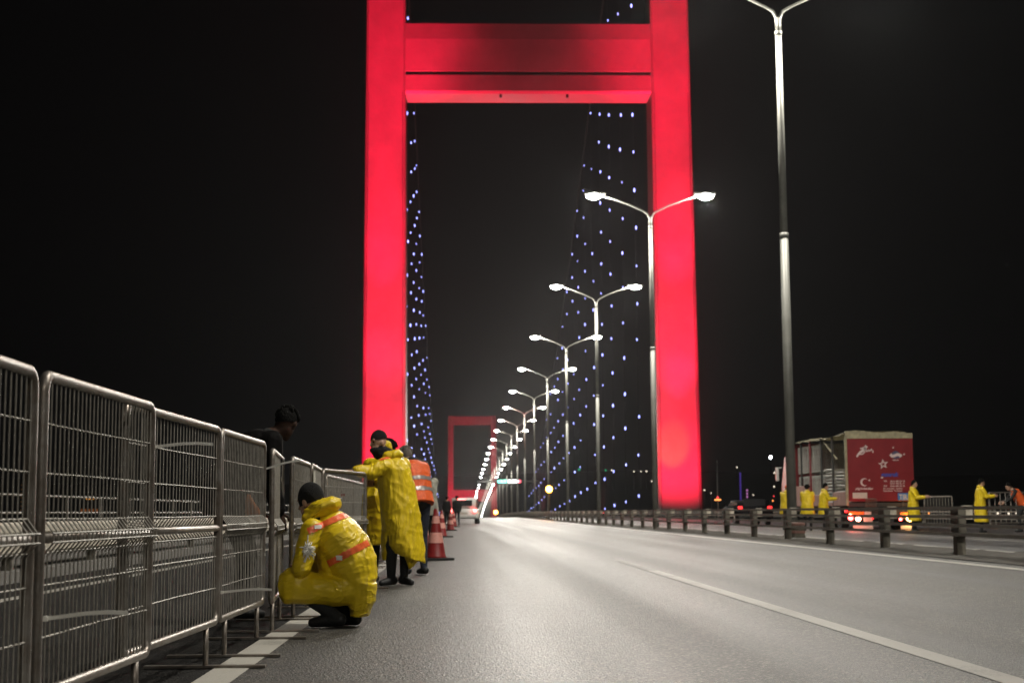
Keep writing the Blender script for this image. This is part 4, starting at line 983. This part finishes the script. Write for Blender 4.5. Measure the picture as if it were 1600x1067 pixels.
def text(body, px, py, h, m, name, width=None, shear=0.0, bold=.0):
    cu = bpy.data.curves.new('txt', 'FONT'); cu.body = body; cu.size = 1; cu.extrude = .004; cu.shear = shear; cu.offset = bold
    o = bpy.data.objects.new('txt', cu); C.objects.link(o); dg = bpy.context.evaluated_depsgraph_get(); dg.update()
    me = bpy.data.meshes.new_from_object(o.evaluated_get(dg)); bpy.data.objects.remove(o)
    xs = [v.co.x for v in me.vertices]; w_ = max(xs)-min(xs); sc = h/.72; sx = (width/w_) if width else sc
    p = P_(px, py)
    for v in me.vertices: v.co = V((v.co.x-min(xs))*sx, -.005-v.co.z, v.co.y*sc) + p - V((X0+X1)/2, Y0, 0)
    return mk(name, me, m, rear)
pm = 55/F
text('yigitdanlar', 1336, 764.6, 3.6*pm, 'mark_white', 'lettering', 29*pm, .2, .02)
text('gumruk', 1376, 744, 6.2*pm, 'mark_blue', 'lettering', 29*pm, .25, .06)
mark(lambda mb: flat(mb, [(1376.3, 744.9), (1380, 744.9), (1379.4, 747), (1376, 747)]), 'mark_white', 'logo')
text('TEL', 1380.5, 752.2, 2.2*pm, 'mark_white', 'lettering', 6*pm, 0, .02); text('0216 483 25 16', 1391, 752.6, 2.4*pm, 'mark_white', 'lettering', 23*pm, 0, .02)
text('0216 483 25 17', 1391, 756.2, 2.4*pm, 'mark_white', 'lettering', 23*pm, 0, .02)
text('FAX', 1380.5, 760, 2.2*pm, 'mark_white', 'lettering', 6*pm, 0, .02); text('0216 483 25 18', 1391, 760.2, 2.4*pm, 'mark_white', 'lettering', 23*pm, 0, .02)
text('E-mail: info', 1380.5, 764, 2.0*pm, 'mark_white', 'lettering', 30*pm, 0, .02); text('Istanbul', 1380.5, 767.5, 2.0*pm, 'mark_white', 'lettering', 14*pm, 0, .02); text('Turkiye', 1397, 767.5, 2.0*pm, 'mark_white', 'lettering', 13*pm, 0, .02)
rearbox(1402.5, 770, 1420, 781, 'sign_blue', 'tir_plate')
text('TIR', 1404.5, 780, 8.2*pm, 'plate_white', 'lettering', 13.5*pm, 0, .02).location = (0, -.03, 0)
tl(MB().tube([P_(1411, 769), P_(1411, 799)], .012, 6), 'tir_plate_bracket', 'steel')
# barriers packed inside the truck
def packed(L=2.3, H=1.08):
    mb = MB(); r = .03
    mb.loop_tube([(-L/2, 0, 0), (L/2, 0, 0), (L/2, 0, H), (-L/2, 0, H)], r, 6)
    for i in range(1, 12): mb.tube([(-L/2+L*i/12, 0, 0), (-L/2+L*i/12, 0, H)], .008, 4, cap=False)
    return mb.build('packed_barrier', 'zinc')
pb = packed(); bpy.data.objects.remove(pb) if False else None
first = True
def put_packed(loc, rot, label, grp):
    global first
    o = pb if first else pb.copy()
    if not first: C.objects.link(o)
    first = False
    o.location = loc; o.rotation_euler = rot; tag(o, label, 'barrier', grp)
xm = (X0+X1)/2
y = 58.75
while y < 63.3:
    put_packed((xm, y, Z0+.04), (R(random.uniform(-3, 1)), 0, 0), 'grey barrier packed upright in the lower row of the truck load', 'upright lower row of packed barriers'); y += .26
y = 59.1
while y < 63.3:
    put_packed((xm, y, Z0+1.30), (R(random.uniform(-4, 2)), 0, 0), 'grey barrier packed upright in the upper row of the truck load', 'upright upper row of packed barriers'); y += .26
z = Z0+.06
while z < 2.40:
    put_packed((xm+random.uniform(-.03, .03), 58.55+random.uniform(-.06, .06), z), (R(90+random.uniform(-1, 1)), 0, R(random.uniform(-1, 1))), 'grey barrier lying flat in the inner stack of the truck load', 'inner flat stack of packed barriers'); z += .125
z = Z0+.06
while z < 2.25:
    put_packed((xm+random.uniform(-.04, .04), 57.1+random.uniform(-.08, .08)-.1, z), (R(90+random.uniform(-1.5, 1.5)), 0, R(random.uniform(-2, 2))), 'grey barrier lying flat in the stack just inside the truck tail', 'tail flat stack of packed barriers'); z += .125
# ------------------------------------------------------------------ lights and things far down the bridge and in the city
def signal(px, py, y_, r, m, label, z0=None, power=0, col=None):
    p = at(px, py, y_); zb = zdeck(y_) if z0 is None else z0
    t = tag(empty('warning_lamp', (p.x, y_, zb)), label, 'warning lamp')
    MB().tube([(0, 0, 0), (0, 0, p.z-zb-r)], .05, 8).build('post', 'black_metal', t)
    MB().box((0, .12, p.z-zb), (r*2.2, .14, r*2.2)).bevel(.03, 2).build('housing', 'black_metal', t)
    MB().ell((0, -.02, p.z-zb), (r, .14, r), seg=16).build('lens', m, t, True)
    l = bpy.data.lights.new('bulb', 'POINT'); l.energy = 500; l.color = (1, .36, .05); l.shadow_soft_size = .2
    o = bpy.data.objects.new('bulb', l); C.objects.link(o); o.parent = t; o.location = (0, -.45, p.z-zb)
signal(858, 764, 140, .30, 'amber', 'bright amber warning lamp among the street lamp poles')
signal(774.5, 800, 330, .42, 'amber', 'small amber lamp low beside the distant red tower leg')
yg = 430
t = tag(empty('sign_gantry', (at(795, 752, yg).x, yg, zdeck(yg))), 'overhead sign gantry lit green and white far down the bridge', 'sign gantry')
zz = at(795, 752, yg).z - zdeck(yg); hw = 9.0
MB().bx(-hw, hw, .1, .4, zz-.1, zz+.3).build('beam', 'black_metal', t)
for s in (-1, 1): MB().bx(s*hw-.15, s*hw+.15, .1, .4, 0, zz+.3).build('post', 'black_metal', t)
m_ = yg/F
MB().bx(-17*m_, -2.6*m_, -.05, .1, zz-2.2*m_, zz+2.6*m_).build('green_panel', 'led_green', t)
MB().bx(-1.2*m_, 15*m_, -.05, .1, zz-2.2*m_, zz+2.6*m_).build('white_panel', 'led_white', t)
MB().bx(15.2*m_, 18.5*m_, -.05, .1, zz-2.0*m_, zz+2.4*m_).build('red_panel', 'led_red', t)
# hillside
hb = MB(); nx = 40; rows = []
for j, (yy, hh) in enumerate(((1700, -62), (1900, -20), (2200, 30), (2600, 55), (3200, 60))):
    rows.append([hb.bm.verts.new((-3500 + 7500*i/nx, yy + 120*noise.noise((i*.3, j, 0)), hh*(1+.0*i) + (30*noise.noise((i*.22, j*.4, 4)) if j else 0))) for i in range(nx+1)])
for a, b in zip(rows, rows[1:]):
    for i in range(nx): hb.bm.faces.new((a[i], a[i+1], b[i+1], b[i]))
tag(hb.build('hills', 'hill', smooth=True), kind='structure')
def far_point(px, py, r_px, m, label, y_=1650, name='far_lamp', h=0):
    p = at(px, py, y_); r = r_px*y_/F
    t = tag(empty(name, (p.x, y_, p.z-20)), label, 'street lamp')
    MB().tube([(0, 0, 0), (0, 0, 20-r)], .4, 6).build('post', 'far_wall', t)
    MB().ell((0, 0, 20), (r, r, r*(1.25 if h == 0 else h)), seg=10).build('lens', m, t, True)
for px, py, r, m, lab in ((1204, 714.5, 1.9, 'far_white', 'single bright white light high in the dark right of the tower'), (1100.5, 765.5, 1.0, 'far_dimwhite', 'small bluish light just right of the tower leg'), (1151.5, 730, .9, 'far_dimwhite', 'faint pale light above the purple column'),
        (1210, 738.5, 1.0, 'far_dimwhite', 'faint pale light below the bright white one'), (1209.5, 760, 1.0, 'far_dimwhite', 'pale light left of the truck, above the red pair'), (1209, 775, .8, 'far_red', 'dim red light left of the truck cab'), (1207.5, 782, .9, 'far_orange', 'dim orange light left of the truck cab'),
        (1140.5, 789, .9, 'far_red', 'dim red light low between the mast and the purple column'), (1177, 773, .8, 'far_dimwhite', 'faint light right of the pink column'), (1111, 770, .7, 'far_dimwhite', 'faint light left of the lit mast'),
        (990.5, 736.5, .9, 'far_dimwhite', 'left light of three in a row left of the right tower leg'), (1001.5, 736.3, .8, 'far_dimwhite', 'middle light of three in a row left of the right tower leg'), (1010, 736, 1.1, 'far_dimwhite', 'right light of three in a row left of the right tower leg'), (1018.5, 751.5, 1.0, 'far_dimwhite', 'single pale light beside the pole at the right tower leg'),
        (905, 733.5, 1.5, 'far_green', 'dim green light behind the lamp poles, left one'), (946.5, 734.5, 1.2, 'far_green', 'dim green light right of a lamp pole'), (956, 734.5, 1.0, 'far_dimwhite', 'pale light beside the dim green one'), (903, 801 - 2, .9, 'far_orange', 'tiny orange light just above the median rail'),
        (1552, 802, 1.3, 'far_dimwhite', 'leftmost warm light of the row between two carrying workers'), (1559, 801.5, 1.3, 'far_dimwhite', 'second warm light of the row between two carrying workers'), (1576, 802, 1.3, 'far_dimwhite', 'third warm light of the row beside the bending worker'), (1588, 801.5, 1.2, 'far_dimwhite', 'last warm light of the row beside the bending worker'), (1451, 801.5, 1.1, 'far_orange', 'orange light behind the upright barrier by the truck'),
        (103, 836, 1.6, 'far_orange', 'amber light seen low through the second barrier'), (131, 834.5, 1.5, 'far_white', 'white light seen low through the second barrier'), (138, 834, 1.3, 'far_white', 'white light right of its twin through the second barrier'), (149, 834, 1.3, 'far_white', 'rightmost white light seen low through the second barrier'), (2, 810, 1.8, 'far_red', 'red light at the left edge seen through the barrier')):
    far_point(px, py, r, m, lab)
# lit mast, purple column, pink column, left building
yf = 1640; m_ = yf/F
p = at(1122, 800, yf); t = tag(empty('radio_mast', (p.x, yf, p.z-10)), 'tall pale radio mast with orange lit ring right of the tower', 'radio mast')
MB().tube([(0, 0, 0), (0, 0, 10+72*m_)], [.9*m_, .55*m_], 8).build('shaft', 'mast', t); MB().ell((0, 0, 10+78*m_), (1.0*m_, 1.0*m_, 2.4*m_), seg=10).build('tip', 'mast', t)
MB().tube([(0, 0, 10+18.5*m_), (0, 0, 10+20.2*m_)], 5*m_, 12).build('lit_ring', 'far_orange', t); MB().ell((0, 0, 10+23*m_), (1.6*m_,)*3, seg=8).build('red_lamp', 'far_red', t)
p = at(1158, 800, yf); t = tag(empty('lit_column', (p.x, yf, p.z-10)), 'slim purple lit column right of the tower', 'lit column')
MB().tube([(0, 0, 0), (0, 0, 10)], 1.3*m_, 8).build('base', 'far_wall', t); MB().tube([(0, 0, 10), (0, 0, 10+62*m_)], 1.2*m_, 8).build('light_strip', 'far_purple', t)
p = at(1168, 800, yf); t = tag(empty('lit_column', (p.x, yf, p.z-10)), 'shorter dotted pink lit column beside the purple one', 'lit column')
MB().tube([(0, 0, 0), (0, 0, 10+36*m_)], .8*m_, 8).build('shaft', 'far_wall', t)
for i in range(7): MB().ell((0, -.9*m_, 10+(4+5*i)*m_), (1.5*m_, .8*m_, 1.9*m_), seg=8).build('lamp', 'far_pink', t)
yb = 900; m_ = yb/F; p = at(140, 800, yb)
t = tag(empty('building', (p.x, yb, -62)), 'distant building with a row of amber windows seen through the barriers', 'building')
h0 = p.z+62
MB().bx(-20*m_, 20*m_, 0, 20, 0, h0+18*m_).build('wall', 'far_wall', t); MB().prism([(-20*m_, h0+18*m_), (20*m_, h0+18*m_), (14*m_, h0+30*m_), (-14*m_, h0+30*m_)], 0, 20, 'Y').build('roof', 'far_wall', t)
M['win_amber'] = mat('amber_window_glow', (.8, .4, .1), .4, emit=(1, .40, .06), es=1.6, nosample=True)
M['win_dim'] = mat('dim_window_glow', (.8, .4, .1), .4, emit=(1, .25, .05), es=.12, nosample=True)
for x in (-4, 0, 4.5, 9): MB().bx((x-1.4)*m_, (x+1.4)*m_, -.3, -.02, h0+20*m_, h0+22.4*m_).build('window', 'win_amber', t)
for x in (-12, -6.5, -1, 5, 10.5): MB().bx((x-2.2)*m_, (x+2.2)*m_, -.3, -.02, h0+1*m_, h0+5*m_).build('window', 'win_dim', t)
yb = 800; m_ = yb/F; p = at(30, 800, yb)
t = tag(empty('building', (p.x, yb, -62)), 'dim office block with faint window rows at the left edge', 'building'); h0 = p.z+62
MB().bx(-34*m_, 30*m_, 0, 20, 0, h0+52*m_).build('wall', 'far_wall', t)
M['win_faint'] = mat('faint_window_glow', (.8, .4, .1), .4, emit=(1, .55, .2), es=.022, nosample=True)
for j in range(7): MB().bx(2*m_, 26*m_, -.3, -.02, h0+(2+6.4*j)*m_, h0+(4.2+6.4*j)*m_).build('window_row', 'win_faint', t)

# ------------------------------------------------------------------ the night air
hz = MB().bx(-9500, 9500, -420, 14300, -66, 210)
hm = bpy.data.materials.new('haze'); hm.use_nodes = True; hn = hm.node_tree; hn.nodes.clear()
ho = hn.nodes.new('ShaderNodeOutputMaterial'); hv = hn.nodes.new('ShaderNodeVolumePrincipled')
hv.inputs['Color'].default_value = (.9, .92, .95, 1); hv.inputs['Density'].default_value = HAZE; hv.inputs['Anisotropy'].default_value = .7
hn.links.new(hv.outputs[0], ho.inputs['Volume'])
tag(hz.build('haze', hm), kind='stuff')
